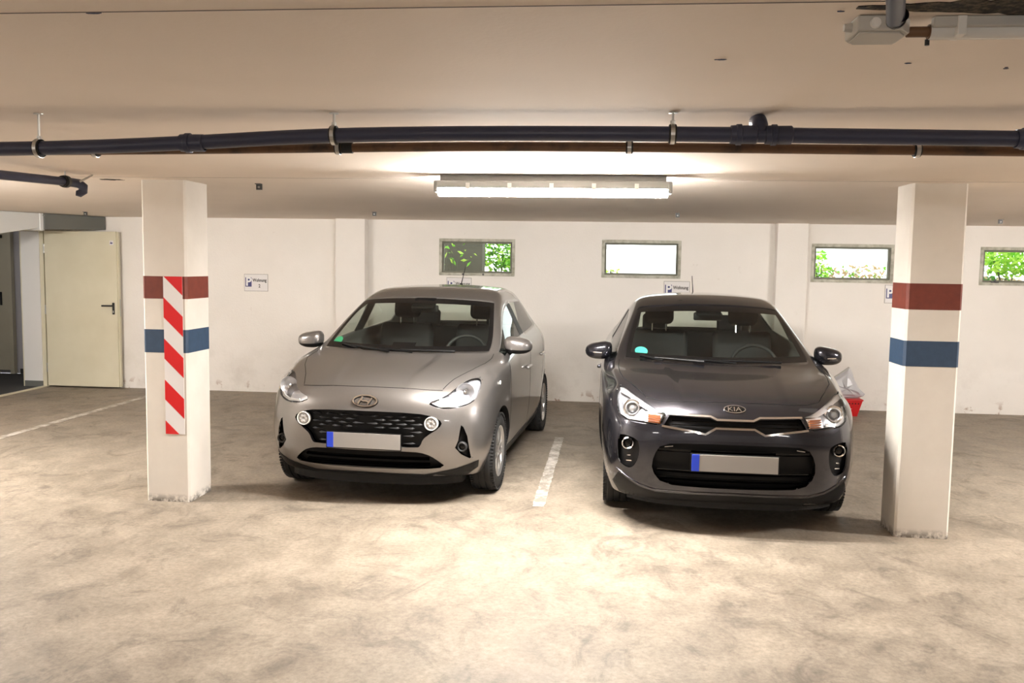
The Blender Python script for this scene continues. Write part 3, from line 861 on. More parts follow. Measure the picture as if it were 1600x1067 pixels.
SILVER = dict(
    L=3.67, half=.84, tyre=.290, tyre_w=.18, rim=.192, spokes=7, axle=.72, base=2.425, tuck=.030, rear_seat=2.62, steer=0.0,
    arches=((.72, .325), (3.145, .325)), cowl=(.80, .96), ws_top=(1.60, 1.40), frit_z=1.03,
    W=lerp_w([(0, .78), (.70, .822), (1.1, .838), (2.7, .84), (3.1, .83), (3.4, .80), (3.7, .78)]),
    side=[(.18, .07), (.30, .020), (.48, .004), (.64, .0), (.80, .002)],
    crease=[(.13, .245, .85, .31, .012)],
    body_label='silver beige metallic body shell',
    top=[((.10, .835), (.52, .24, .845), (.64, .36, .862), (.708, .48, .882), (.765, .60, .872)),
         ((.30, .885), (.55, .42, .898), (.67, .52, .918), (.745, .60, .918), (.803, .70, .876)),
         ((.58, .925), (.60, .68, .938), (.71, .74, .95), (.772, .80, .945), (.824, .86, .905)),
         ((.80, .960), (.710, 1.00, .976), (.742, 1.06, .968), (.778, 1.02, .965), (.834, 1.02, .932)),
         ((1.20, 1.185), (.655, 1.36, 1.178), (.678, 1.43, 1.156), (.768, 1.34, .985), (.837, 1.34, .940)),
         ((1.60, 1.40), (.580, 1.72, 1.364), (.612, 1.76, 1.323), (.765, 1.68, 1.002), (.84, 1.68, .948)),
         ((1.92, 1.455), (.545, 1.95, 1.428), (.612, 1.95, 1.365), (.765, 1.95, 1.007), (.842, 1.95, .952)),
         ((2.04, 1.467), (.525, 2.05, 1.442), (.605, 2.05, 1.376), (.765, 2.05, 1.01), (.842, 2.05, .954)),
         ((2.60, 1.478), (.515, 2.60, 1.448), (.595, 2.60, 1.368), (.76, 2.60, 1.03), (.838, 2.60, .965)),
         ((3.00, 1.455), (.50, 3.00, 1.422), (.575, 2.98, 1.338), (.74, 2.94, 1.07), (.83, 2.94, .975)),
         ((3.24, 1.42), (.48, 3.20, 1.38), (.55, 3.17, 1.295), (.71, 3.14, 1.10), (.812, 3.16, .98)),
         ((3.52, 1.04), (.52, 3.46, 1.04), (.60, 3.42, 1.03), (.68, 3.38, 1.0), (.762, 3.34, .975))],
    front=[frow([0, .19, .38, .53, .635, .70, .735], [.12, .125, .145, .19, .25, .32, .42], .20),
           frow([0, .20, .40, .56, .675, .745, .785], [.03, .035, .055, .10, .175, .265, .385], .30),
           frow([0, .205, .41, .575, .70, .775, .815], [.0, .005, .025, .075, .155, .25, .38], .47),
           frow([0, .205, .41, .575, .70, .775, .815], [.0, .005, .03, .085, .175, .28, .42], .63),
           frow([0, .20, .40, .565, .69, .765, .806], [.03, .035, .065, .13, .23, .34, .48], [.75, .75, .75, .76, .78, .80, .82])],
    rear=[frow([0, .19, .38, .53, .63, .69, .72], [3.59, 3.59, 3.58, 3.55, 3.51, 3.46, 3.41], .25),
          frow([0, .20, .40, .56, .67, .735, .77], [3.66, 3.66, 3.65, 3.61, 3.56, 3.49, 3.41], .36),
          frow([0, .20, .40, .56, .68, .75, .79], [3.67, 3.665, 3.655, 3.615, 3.56, 3.48, 3.39], .52),
          frow([0, .20, .40, .56, .68, .75, .79], [3.65, 3.65, 3.64, 3.60, 3.54, 3.47, 3.38], .68),
          frow([0, .19, .38, .53, .65, .725, .775], [3.61, 3.61, 3.595, 3.55, 3.50, 3.43, 3.36], .85)],
    topmat=topmat)

def start_car(sp, loc, ang, label):
    car = Car(); car.flip = False
    car.root = empty('car', (loc[0], loc[1], 0), -ang, label=label, cat='car')
    car.fine = car_surface(sp); car.bvh = bvh_of(car.fine)
    return car
DARK_POSE = ((.829, 5.42), math.radians(1.0))
SILVER_POSE = ((-1.575, 5.77), math.radians(3.7))

# ------------------------------------------------------------------ details shared by both cars
def add(car, name, me, mats, par=None, label=None):
    return link(name, me, mats, par or car.root, label=label)
def both(poly): return (poly, mirror_poly(poly))
def ell(cx, cz, rx, rz, n=28): return [(cx + rx * math.cos(2 * PI * k / n), cz + rz * math.sin(2 * PI * k / n)) for k in range(n)]
def conform(car, view, me, u0, v0, off):
    """lay flat artwork (xy) on the body; its own z is the relief"""
    for v in me.vertices:
        p, n = hit(car, view, u0 + v.co.x, v0 + v.co.y); v.co = p + n * (off + v.co.z)
    return me
def lamp_bowl(c, r, deep, org, seg=24):
    return latheme('bowl', [(0, r), (.004, r - .004), (deep * .5, r * .78), (deep, r * .30), (deep, 0)], 'y', seg, org)
def ring_me(r, t, org, seg=28):
    return latheme('ring', [(-.006, r - t), (-.010, r - t * .5), (-.006, r), (.02, r), (.02, r - t)], 'y', seg, org)
def plate(car, z, tilt=0, y=None):
    p, n = hit(car, 'front', 0, z)
    yy = min(hit(car, 'front', 0, z + d)[0].y for d in (-.055, 0, .055)) - .012 if y is None else y
    me = boxme('plate', -.265, .265, -.004, .004, -.058, .058, bevel=.003); me.transform(Matrix.Translation((0, yy, z)))
    fr = add(car, 'licence_plate', me, 'car_black')
    me = boxme('plate_field', -.258, .258, -.003, .003, -.052, .052, bevel=.002); me.transform(Matrix.Translation((0, yy - .004, z))); add(car, 'plate_field', me, 'plate_white', fr)
    me = boxme('blue_band', -.258, -.212, -.002, .002, -.052, .052, bevel=.0015); me.transform(Matrix.Translation((0, yy - .0065, z))); add(car, 'blue_band', me, 'plate_blue', fr)
def door_mirror(car, sp, x, y, z, paint, hx=.10, hy=.085, hz=.066, lowblack=True, strip=False):
    for s in (-1, 1):
        bm = bmesh.new(); nu, nv = 28, 18; rows = []
        for j in range(nv + 1):
            ph = -PI / 2 + PI * j / nv; row = []
            for i in range(nu):
                th = 2 * PI * i / nu
                f = lambda v, e: math.copysign(abs(v) ** e, v)
                px = hx * f(math.cos(ph), .7) * f(math.cos(th), .75); py = hy * f(math.cos(ph), .7) * f(math.sin(th), .8); pz = hz * f(math.sin(ph), .75)
                if py > .02: py = .02 + (py - .02) * .15                       # flat back where the glass sits
                t = (px / hx + 1) / 2; pz *= .80 + .32 * (1 - t) + .0; pz += .018 * (1 - t) ** 2 - .006; py += .03 * t
                row.append(bm.verts.new((s * (x + px), y + py, z + pz)))
            rows.append(row)
        for j in range(nv):
            for i in range(nu):
                f = bm.faces.new((rows[j][i], rows[j][(i + 1) % nu], rows[j + 1][(i + 1) % nu], rows[j + 1][i]))
                if lowblack and j < nv * .36: f.material_index = 1
        bmesh.ops.remove_doubles(bm, verts=bm.verts, dist=1e-5); bmesh.ops.recalc_face_normals(bm, faces=bm.faces)
        o = add(car, 'door_mirror', to_mesh('door_mirror', bm), [paint, 'car_black']); shade(o.data, 60)
        me = boxme('mirror_foot', s * (x - .19) - .03, s * (x - .19) + .14, y - .02, y + .03, z - .075, z - .045, bevel=.01); add(car, 'mirror_foot', me, 'car_black', o)
        me = boxme('mirror_glass', -.07, .07, 0, .004, -.042, .042, bevel=.0015); me.transform(Matrix.Translation((s * x, y + hy * .42, z))); add(car, 'mirror_glass', me, 'mirror_glass', o)
        if strip:
            bm = bmesh.new()
            tube(bm, [(s * (x - hx * .25), y - hy * .90, z - .012), (s * (x + hx * .35), y - hy * .72, z - .010), (s * (x + hx * .80), y - hy * .26, z - .007), (s * (x + hx * .96), y + .012, z - .005)], .006, 8)
            add(car, 'indicator_strip', to_mesh('indicator_strip', bm), 'chrome', o)
def shut_lines(car, sp, front, lines, handles):
    for fl in (False, True):
        car.flip = fl
        for ln in lines: add(car, 'door_seam', ribbon(car, 'side', ln, .007, .0012), 'car_black')
        for (u, v) in handles:
            p, n = hit(car, 'side', u, v); s = -1 if fl else 1
            me = boxme('door_handle', -.016, .016, -.095, .095, -.014, .014, bevel=.010, seg=3); me.transform(Matrix.Translation(p + Vector((s * .022, 0, 0)))); add(car, 'door_handle', me, sp['paint'])
        add(car, 'sill_trim', patch(car, 'side', front, .004, .01, .03), 'car_black')
    car.flip = False
def wipers(car, sp, arms):
    for a, b, c in arms:
        P = []
        for (x, y) in (a, b, c):
            p, n = hit(car, 'top', x, y); P.append(p + n * .016)
        bm = bmesh.new(); tube(bm, [P[0], P[1]], [.010, .006], 8); bmesh.ops.recalc_face_normals(bm, faces=bm.faces)
        arm = add(car, 'wiper_arm', to_mesh('wiper_arm', bm), 'car_black')
        pts = []
        for t in range(9):
            k = t / 8; x = P[1].x * 0 + (b[0] + (c[0] - b[0]) * (k * 1.25 - .45)); y = b[1] + (c[1] - b[1]) * (k * 1.25 - .45)
            p, n = hit(car, 'top', x, y); pts.append(p + n * .008)
        add(car, 'wiper_blade', tubeme('wiper_blade', pts, .007, 6), 'car_black', arm)
def antenna(car, y, lean=.02):
    p, n = hit(car, 'top', 0, y)
    a = add(car, 'antenna', latheme('antenna', [(-.006, .022), (.008, .020), (.018, .008), (.018, 0)], 'z', 14, p), 'car_black')
    add(car, 'antenna_rod', tubeme('antenna_rod', [p + Vector((0, 0, .01)), p + Vector((lean, .05, .18))], [.005, .0028], 8), 'car_black', a)

def air_dam(car, z, hw, low=.148):
    xs = [-hw + 2 * hw * k / 24 for k in range(25)]
    fr = [(x, hit(car, 'front', x, z)[0].y + .025 + .05 * (abs(x) / hw) ** 3) for x in xs]
    add(car, 'air_dam', prismme('air_dam', fr + [(hw, fr[-1][1] + .12), (-hw, fr[0][1] + .12)], low, z - .01, 'z'), 'car_black')

# ------------------------------------------------------------------ the dark hatchback
def dark_car():
    sp = DARK; sp['paint'] = 'paint_graphite'
    car = start_car(sp, *DARK_POSE, 'dark graphite hatchback parked beside the plain white column')
    HL = [(.405, .757), (.47, .775), (.53, .803), (.61, .842), (.675, .872), (.708, .868), (.722, .82), (.718, .76), (.70, .715), (.65, .692), (.55, .687), (.445, .684)]
    UG = [(-.395, .750), (-.15, .745), (-.11, .729), (.11, .729), (.15, .745), (.395, .752), (.432, .686), (.36, .674), (.25, .662), (.175, .654), (.118, .688), (-.118, .688), (-.175, .652), (-.25, .660), (-.36, .674), (-.432, .686)]
    IN = smooth_poly([(-.497, .40), (-.487, .50), (-.437, .578), (-.25, .592), (.25, .592), (.437, .582), (.487, .505), (.493, .40), (.425, .318), (.2, .310), (-.2, .310), (-.425, .318)], 1)
    FP = smooth_poly([(.572, .55), (.588, .588), (.66, .606), (.703, .598), (.712, .50), (.702, .425), (.645, .393), (.608, .405), (.578, .47)], 1)
    cut = [('front', UG, .05), ('front', IN, .07)]
    for p in both(smooth_poly(HL, 1)): cut.append(('front', p, .075))
    for p in both(FP): cut.append(('front', p, .05))
    car.body = build_body(car, sp, cut, 'dark', sp['paint'])
    build_interior(car, sp); build_wheels(car, sp)
    # bonnet shut line
    hood = [(-.535, .835), (-.45, .825), (-.25, .829), (0, .833), (.25, .829), (.45, .825), (.535, .835)]
    add(car, 'bonnet_seam', ribbon(car, 'front', hood, .007, .0012), 'car_black')
    for s in (-1, 1): add(car, 'bonnet_seam', ribbon(car, 'top', [(s * .54, .26), (s * .60, .40), (s * .675, .60), (s * .705, .80), (s * .715, 1.0), (s * .71, 1.2)], .007, .0012), 'car_black')
    # grille
    g = add(car, 'grille', patch(car, 'front', [(u * .985, v) for u, v in UG], 0, .0, .03, push=.035), 'car_black')
    for z in (.700, .722): add(car, 'grille_bar', ribbon(car, 'front', [(-.38, z), (-.12, z + .002), (.12, z + .002), (.38, z)], .006, -.012), 'gloss_black', g)
    up = [(-.405, .757), (-.147, .755), (-.108, .738), (.108, .738), (.147, .755), (.405, .759)]
    lo = [(-.440, .686), (-.37, .678), (-.26, .665), (-.178, .650), (-.115, .688), (.115, .688), (.178, .654), (.26, .666), (.37, .679), (.440, .687)]
    for ln in (up, lo): add(car, 'chrome_strip', ribbon(car, 'front', ln, .018, .005), 'chrome', g, 'polished chrome grille strip')
    # lower intake
    it = add(car, 'intake', patch(car, 'front', [(u * .99, .445 + (v - .445) * .98) for u, v in IN], 0, 0, .03, push=.055), 'car_black')
    for z in (.36, .41, .54):
        add(car, 'intake_slat', ribbon(car, 'front', [(-.47, z), (-.2, z), (.2, z), (.47, z)], .020, -.022), 'gloss_black', it)
    for s in (-1, 1): add(car, 'intake_accent', ribbon(car, 'front', [(s * .37, .568), (s * .42, .560)], .006, .002), 'chrome', it)
    # lower valance
    air_dam(car, .24, .64, .168)
    VA = [(.70, .352), (.647, .318), (.566, .281), (.468, .260), (.25, .262), (0, .266)]
    VA = VA + [(-u, v) for u, v in VA[::-1][1:]] + [(-.735, .275), (-.69, .205), (-.4, .193), (0, .193), (.4, .193), (.69, .205), (.735, .275)]
    add(car, 'valance', patch(car, 'front', VA, .003, .01, .025), 'car_black')
    for s in (-1, 1):
        add(car, 'bumper_ridge', ribbon(car, 'front', [(s * .712, .372), (s * .647, .333), (s * .566, .292), (s * .468, .268), (s * .25, .270), (0, .274)], .020, .006), sp['paint'])
    # fog lamps
    for s, p in zip((1, -1), both(FP)):
        f = add(car, 'fog_lamp', patch(car, 'front', p, 0, 0, .03, push=.042), 'car_black')
        h_, n = hit(car, 'front', s * .645, .553); o = (h_.x, h_.y + .012, .553)
        add(car, 'fog_ring', ring_me(.038, .008, o), 'chrome', f, 'chrome ring')
        add(car, 'fog_lens', latheme('fog_lens', [(0, 0), (.002, .018), (.012, .031), (.03, .031)], 'y', 24, o), 'gloss_black', f)
        for z, w_ in ((.480, .022), (.445, .034)): add(car, 'fog_blade', ribbon(car, 'front', [(s * (.640 - w_ / 2), z), (s * (.640 + w_ / 2), z - .004)], .006, -.008), 'chrome', f)
    # headlamps
    for s, p in zip((1, -1), both(smooth_poly(HL, 1))):
        L_ = add(car, 'headlight', patch(car, 'front', p, .0015, .004, .018), 'lens_clear')
        add(car, 'lamp_housing', patch(car, 'front', [(s * .59 + (u - s * .59) * .97, .765 + (v - .765) * .95) for u, v in p], 0, 0, .03, push=.062), 'lamp_housing', L_)
        brow = [(.415, .759), (.53, .802), (.61, .841), (.672, .868), (.700, .864), (.700, .842), (.645, .826), (.56, .780), (.50, .757)]
        brow = brow if s > 0 else mirror_poly(brow)
        add(car, 'lamp_brow', patch(car, 'front', brow, 0, .02, .02, push=.012), 'reflector', L_)
        h_, n = hit(car, 'front', s * .622, .766); o = (s * .622, h_.y + .025, .766)
        add(car, 'lamp_ring', ring_me(.056, .016, o), 'chrome', L_); add(car, 'lamp_ring', ring_me(.042, .006, (o[0], o[1] - .004, o[2])), 'reflector', L_)
        add(car, 'projector_lens', latheme('projector', [(-.012, 0), (-.008, .018), (.004, .032), (.02, .036), (.05, .036)], 'y', 24, o), 'lens_grey', L_)
        tu = [(.432, .748), (.530, .757), (.545, .697), (.462, .690)]; tu = tu if s > 0 else mirror_poly(tu)
        t_ = add(car, 'turn_signal', patch(car, 'front', tu, 0, .02, .03, push=.028), 'reflector', L_)
        for z in (.704, .718, .732, .745): add(car, 'turn_rib', ribbon(car, 'front', [(s * .452, z), (s * .528, z + .003)], .006, -.022), 'amber', L_)
        lp = [(.555, .702), (.645, .700), (.695, .722), (.704, .80), (.690, .80), (.680, .735), (.640, .716), (.557, .718)]; lp = lp if s > 0 else mirror_poly(lp)
        add(car, 'light_guide', patch(car, 'front', lp, 0, .02, .02, push=.018), 'lens_grey', L_)
    # emblem: dark oval, bright rim and letters
    e = add(car, 'emblem', patch(car, 'front', ell(0, .798, .060, .0165), .003, .004, .008), 'gloss_black', label='oval badge with bright lettering')
    add(car, 'emblem_rim', ribbon(car, 'front', ell(0, .798, .064, .0185), .007, .006, True, .008), 'chrome', e)
    me = textme('letters', 'KIA', .052, .0012); xs = [v.co.x for v in me.vertices]; k = .082 / (max(xs) - min(xs)); ys = [v.co.y for v in me.vertices]; ky = .021 / (max(ys) - min(ys))
    cx, cy = (max(xs) + min(xs)) / 2, (max(ys) + min(ys)) / 2
    for v in me.vertices: v.co = ((v.co.x - cx) * k, (v.co.y - cy) * ky, v.co.z + .001)
    bm = bmesh.new(); bm.from_mesh(me); bmesh.ops.remove_doubles(bm, verts=bm.verts, dist=1e-6); bm.to_mesh(me); bm.free()
    add(car, 'emblem_letters', conform(car, 'front', me, 0, .798, .005), 'chrome', e, 'letters KIA')
    plate(car, .478)
    door_mirror(car, sp, .868, 1.50, 1.01, sp['paint'], .105, .095, .070, False, True)
    shut_lines(car, sp, [(1.24, .275), (3.02, .285), (3.02, .205), (1.24, .200)], [[(1.18, .90), (1.20, .70), (1.20, .31)], [(2.33, .93), (2.32, .60), (2.28, .31)], [(3.22, .95), (3.24, .75), (3.05, .60)]], [(2.14, .82), (3.02, .845)])
    wipers(car, sp, [((.45, 1.10), (.02, 1.065), (-.22, 1.10)), ((-.10, 1.04), (-.45, 1.14), (-.58, 1.24))])
    antenna(car, 3.40, -.01)
    add(car, 'windscreen_badge', patch(car, 'front', ell(-.545, 1.035, .047, .027), -.004, 0, .012), 'badge_teal', label='green environmental badge')
    ch = [(-.655, 1.17), (-.60, 1.03)]
    return car

# ------------------------------------------------------------------ the silver hatchback
def silver_car():
    sp = SILVER; sp['paint'] = 'paint_silver'
    car = start_car(sp, *SILVER_POSE, 'silver beige hatchback parked between striped column and bay line')
    HL = [(.41, .728), (.53, .768), (.59, .826), (.645, .862), (.695, .868), (.722, .848), (.728, .797), (.715, .738), (.675, .708), (.60, .689), (.495, .690)]
    GR = [(.35, .663), (.47, .640), (.527, .602), (.505, .563), (.442, .522), (.402, .490), (.382, .440), (.362, .428)]
    GR = smooth_poly([(0, .669)] + GR + [(0, .427)] + [(-u, v) for u, v in GR[::-1]], 1)
    IN = [(.33, .401), (.42, .386), (.482, .348), (.545, .284), (.39, .270)]
    IN = smooth_poly([(0, .398)] + IN + [(0, .264)] + [(-u, v) for u, v in IN[::-1]], 1)
    FT = [(.640, .578), (.655, .565), (.680, .500), (.698, .345), (.690, .338), (.640, .376), (.605, .425), (.625, .475)]
    cut = [('front', GR, .06), ('front', IN, .06)]
    for p in both(smooth_poly(HL, 1)): cut.append(('front', p, .07))
    for p in both(FT): cut.append(('front', p, .05))
    car.body = build_body(car, sp, cut, 'silver', sp['paint'])
    build_interior(car, sp); build_wheels(car, sp)
    hood = [(-.50, .803), (-.45, .805), (-.27, .816), (0, .820), (.27, .816), (.45, .805), (.50, .803)]
    add(car, 'bonnet_seam', ribbon(car, 'front', hood, .006, .0012), 'car_black')
    for s in (-1, 1): add(car, 'bonnet_seam', ribbon(car, 'top', [(s * .50, .185), (s * .545, .32), (s * .63, .51), (s * .69, .70), (s * .705, .86), (s * .70, .98)], .006, .0012), 'car_black')
    # big front grille with staggered wedges
    g = add(car, 'grille', patch(car, 'front', [(u * .99, .548 + (v - .548) * .97) for u, v in GR], 0, 0, .03, push=.045), 'car_black')
    bm = bmesh.new()
    L_, hgt, dp = .044, .009, .022
    a = [(-L_, 0, 0), (L_ * .55, 0, hgt), (L_, 0, 0), (L_ * .55, 0, -hgt), (L_ * .35, -dp, 0)]
    vs_ = [bm.verts.new(p) for p in a]
    for q in ((0, 1, 4), (1, 2, 4), (2, 3, 4), (3, 0, 4), (0, 3, 2, 1)): bm.faces.new([vs_[i] for i in q])
    bmesh.ops.recalc_face_normals(bm, faces=bm.faces); fin = to_mesh('grille_fin', bm); fin.materials.append(M['dash_plastic'])
    for r, z in enumerate((.632, .606, .580, .554, .528, .502, .476, .450)):
        x = .05 + (.05 if r % 2 else 0)
        while x < .50:
            if inside(GR, x + .05, z) and inside(GR, x + .05, z - .012) and inside(GR, x + .05, z + .012) and math.dist((x, z), (.452, .592)) > .085 and not (x < .30 and .405 < z < .53):
                for s in (1, -1):
                    h_, n = hit(car, 'front', s * x, z); o = bpy.data.objects.new('grille_fin', fin); C.objects.link(o); o.parent = g
                    o.location = h_ + Vector((0, .032, 0)); o.scale = (s, 1, 1); o.rotation_euler = (0, 0, math.atan2(n.x, -n.y) * 1.0)
            x += .10
    # round running lights in the grille corners
    for s in (-1, 1):
        h_, n = hit(car, 'front', s * .452, .592); o = (s * .452, h_.y + .006, .592)
        d = add(car, 'running_light', latheme('running_light', [(0, 0), (-.004, .022), (-.002, .036), (.01, .040), (.05, .040)], 'y', 28, o), 'lens_grey', label='round running light')
        add(car, 'running_ring', ring_me(.047, .008, o), 'plastic_white', d); 
        for t in range(6):
            a = t * PI / 3; add(car, 'lens_facet', latheme('lens_facet', [(-.012, 0), (-.009, .007), (-.002, .010)], 'y', 10, (o[0] + .019 * math.cos(a), o[1], o[2] + .019 * math.sin(a))), 'reflector', d)
    it = add(car, 'intake', patch(car, 'front', [(u * .99, .335 + (v - .335) * .97) for u, v in IN], 0, 0, .03, push=.048), 'car_black')
    for z in (.30, .345): add(car, 'intake_slat', ribbon(car, 'front', [(-.44, z), (0, z), (.44, z)], .016, -.025), 'gloss_black', it)
    # lower lip: black valance
    air_dam(car, .236, .62)
    VA = [(.735, .315), (.60, .272), (.39, .226), (.2, .229), (0, .231)]
    VA = VA + [(-u, v) for u, v in VA[::-1][1:]] + [(-.725, .26), (-.66, .212), (-.4, .202), (0, .202), (.4, .202), (.66, .212), (.725, .26)]
    add(car, 'valance', patch(car, 'front', VA, .003, .01, .025), 'car_black')
    # triangular fog lamps
    for s, p in zip((1, -1), both(FT)):
        f = add(car, 'fog_lamp', patch(car, 'front', p, 0, 0, .03, push=.045), 'car_black')
        h_, n = hit(car, 'front', s * .645, .428); o = (s * .648, h_.y + .004, .428)
        add(car, 'fog_ring', ring_me(.034, .012, o), 'dash_plastic', f); add(car, 'fog_lens', latheme('fog_lens', [(.004, 0), (.006, .018), (.012, .024), (.03, .024)], 'y', 20, o), 'gloss_black', f)
    for s, p in zip((1, -1), both(smooth_poly(HL, 1))):
        L_ = add(car, 'headlight', patch(car, 'front', p, .0015, .004, .018), 'lens_clear')
        add(car, 'lamp_housing', patch(car, 'front', [(s * .60 + (u - s * .60) * .97, .77 + (v - .77) * .95) for u, v in p], 0, 0, .03, push=.060), 'lamp_housing', L_)
        h_, n = hit(car, 'front', s * .640, .785); o = (s * .640, h_.y + .016, .785)
        add(car, 'reflector_bowl', lamp_bowl(None, .066, .045, o), 'reflector', L_)
        add(car, 'bulb_cap', latheme('bulb_cap', [(-.004, 0), (-.002, .012), (.012, .016), (.05, .012)], 'y', 16, (o[0], o[1] + .01, o[2])), 'chrome', L_)
        tu = [(.425, .729), (.53, .764), (.578, .755), (.60, .712), (.58, .696), (.50, .696)]; tu = tu if s > 0 else mirror_poly(tu)
        add(car, 'turn_signal', patch(car, 'front', tu, 0, .02, .03, push=.026), 'reflector', L_)
        lw = [(.50, .700), (.60, .696), (.672, .716), (.700, .742), (.690, .748), (.66, .727), (.60, .710), (.51, .712)]; lw = lw if s > 0 else mirror_poly(lw)
        add(car, 'light_guide', patch(car, 'front', lw, 0, .02, .02, push=.014), 'plastic_white', L_)
    # emblem: oval ring with slanted letter shape
    e = add(car, 'emblem', ribbon(car, 'front', ell(-.003, .731, .084, .034, 44), .013, .011, True, .008), 'chrome', label='chrome oval with slanted letter')
    add(car, 'emblem_shade', ribbon(car, 'front', ell(-.003, .730, .084, .034, 44), .021, .003, True, .008), 'car_black', e)  # black edging under the chrome, painted shade for contrast
    for st in ([(-.050, .712), (-.022, .756)], [(.016, .706), (.044, .750)], [(-.034, .738), (-.015, .731), (.006, .731), (.028, .724)]):
        add(car, 'emblem_stroke', ribbon(car, 'front', [(u - .0, v) for u, v in st], .015, .011, False, .008), 'chrome', e)
        add(car, 'emblem_shade', ribbon(car, 'front', [(u, v - .001) for u, v in st], .022, .003, False, .008), 'car_black', e)  # same painted shade under each stroke
    plate(car, .467)
    door_mirror(car, sp, .858, 1.18, 1.035, sp['paint'], .108, .10, .068, True, False)
    shut_lines(car, sp, [(1.10, .262), (2.77, .27), (2.77, .195), (1.10, .19)], [[(.99, .915), (1.03, .72), (1.03, .30)], [(2.01, .94), (2.0, .60), (1.98, .30)], [(2.92, .97), (2.95, .78), (2.80, .58)]], [(1.80, .80), (2.66, .83)])
    p, n = hit(car, 'side', .663, .808); me = boxme('side_repeater', -.006, .006, -.03, .03, -.012, .012, bevel=.005); 
    for s in (1, -1):
        m2 = me.copy(); m2.transform(Matrix.Translation((s * p.x, p.y, p.z)) @ Matrix.Rotation(s * .2, 4, 'Z')); add(car, 'side_repeater', m2, 'plastic_white')
    wipers(car, sp, [((.42, .87), (.0, .84), (-.22, .88)), ((-.08, .81), (-.42, .93), (-.55, 1.02))])
    antenna(car, 2.92, .03)
    add(car, 'windscreen_badge', patch(car, 'front', ell(-.585, 1.045, .040, .030), -.004, 0, .012), 'badge_green', label='green environmental badge')
    return car
dark_car()
silver_car()

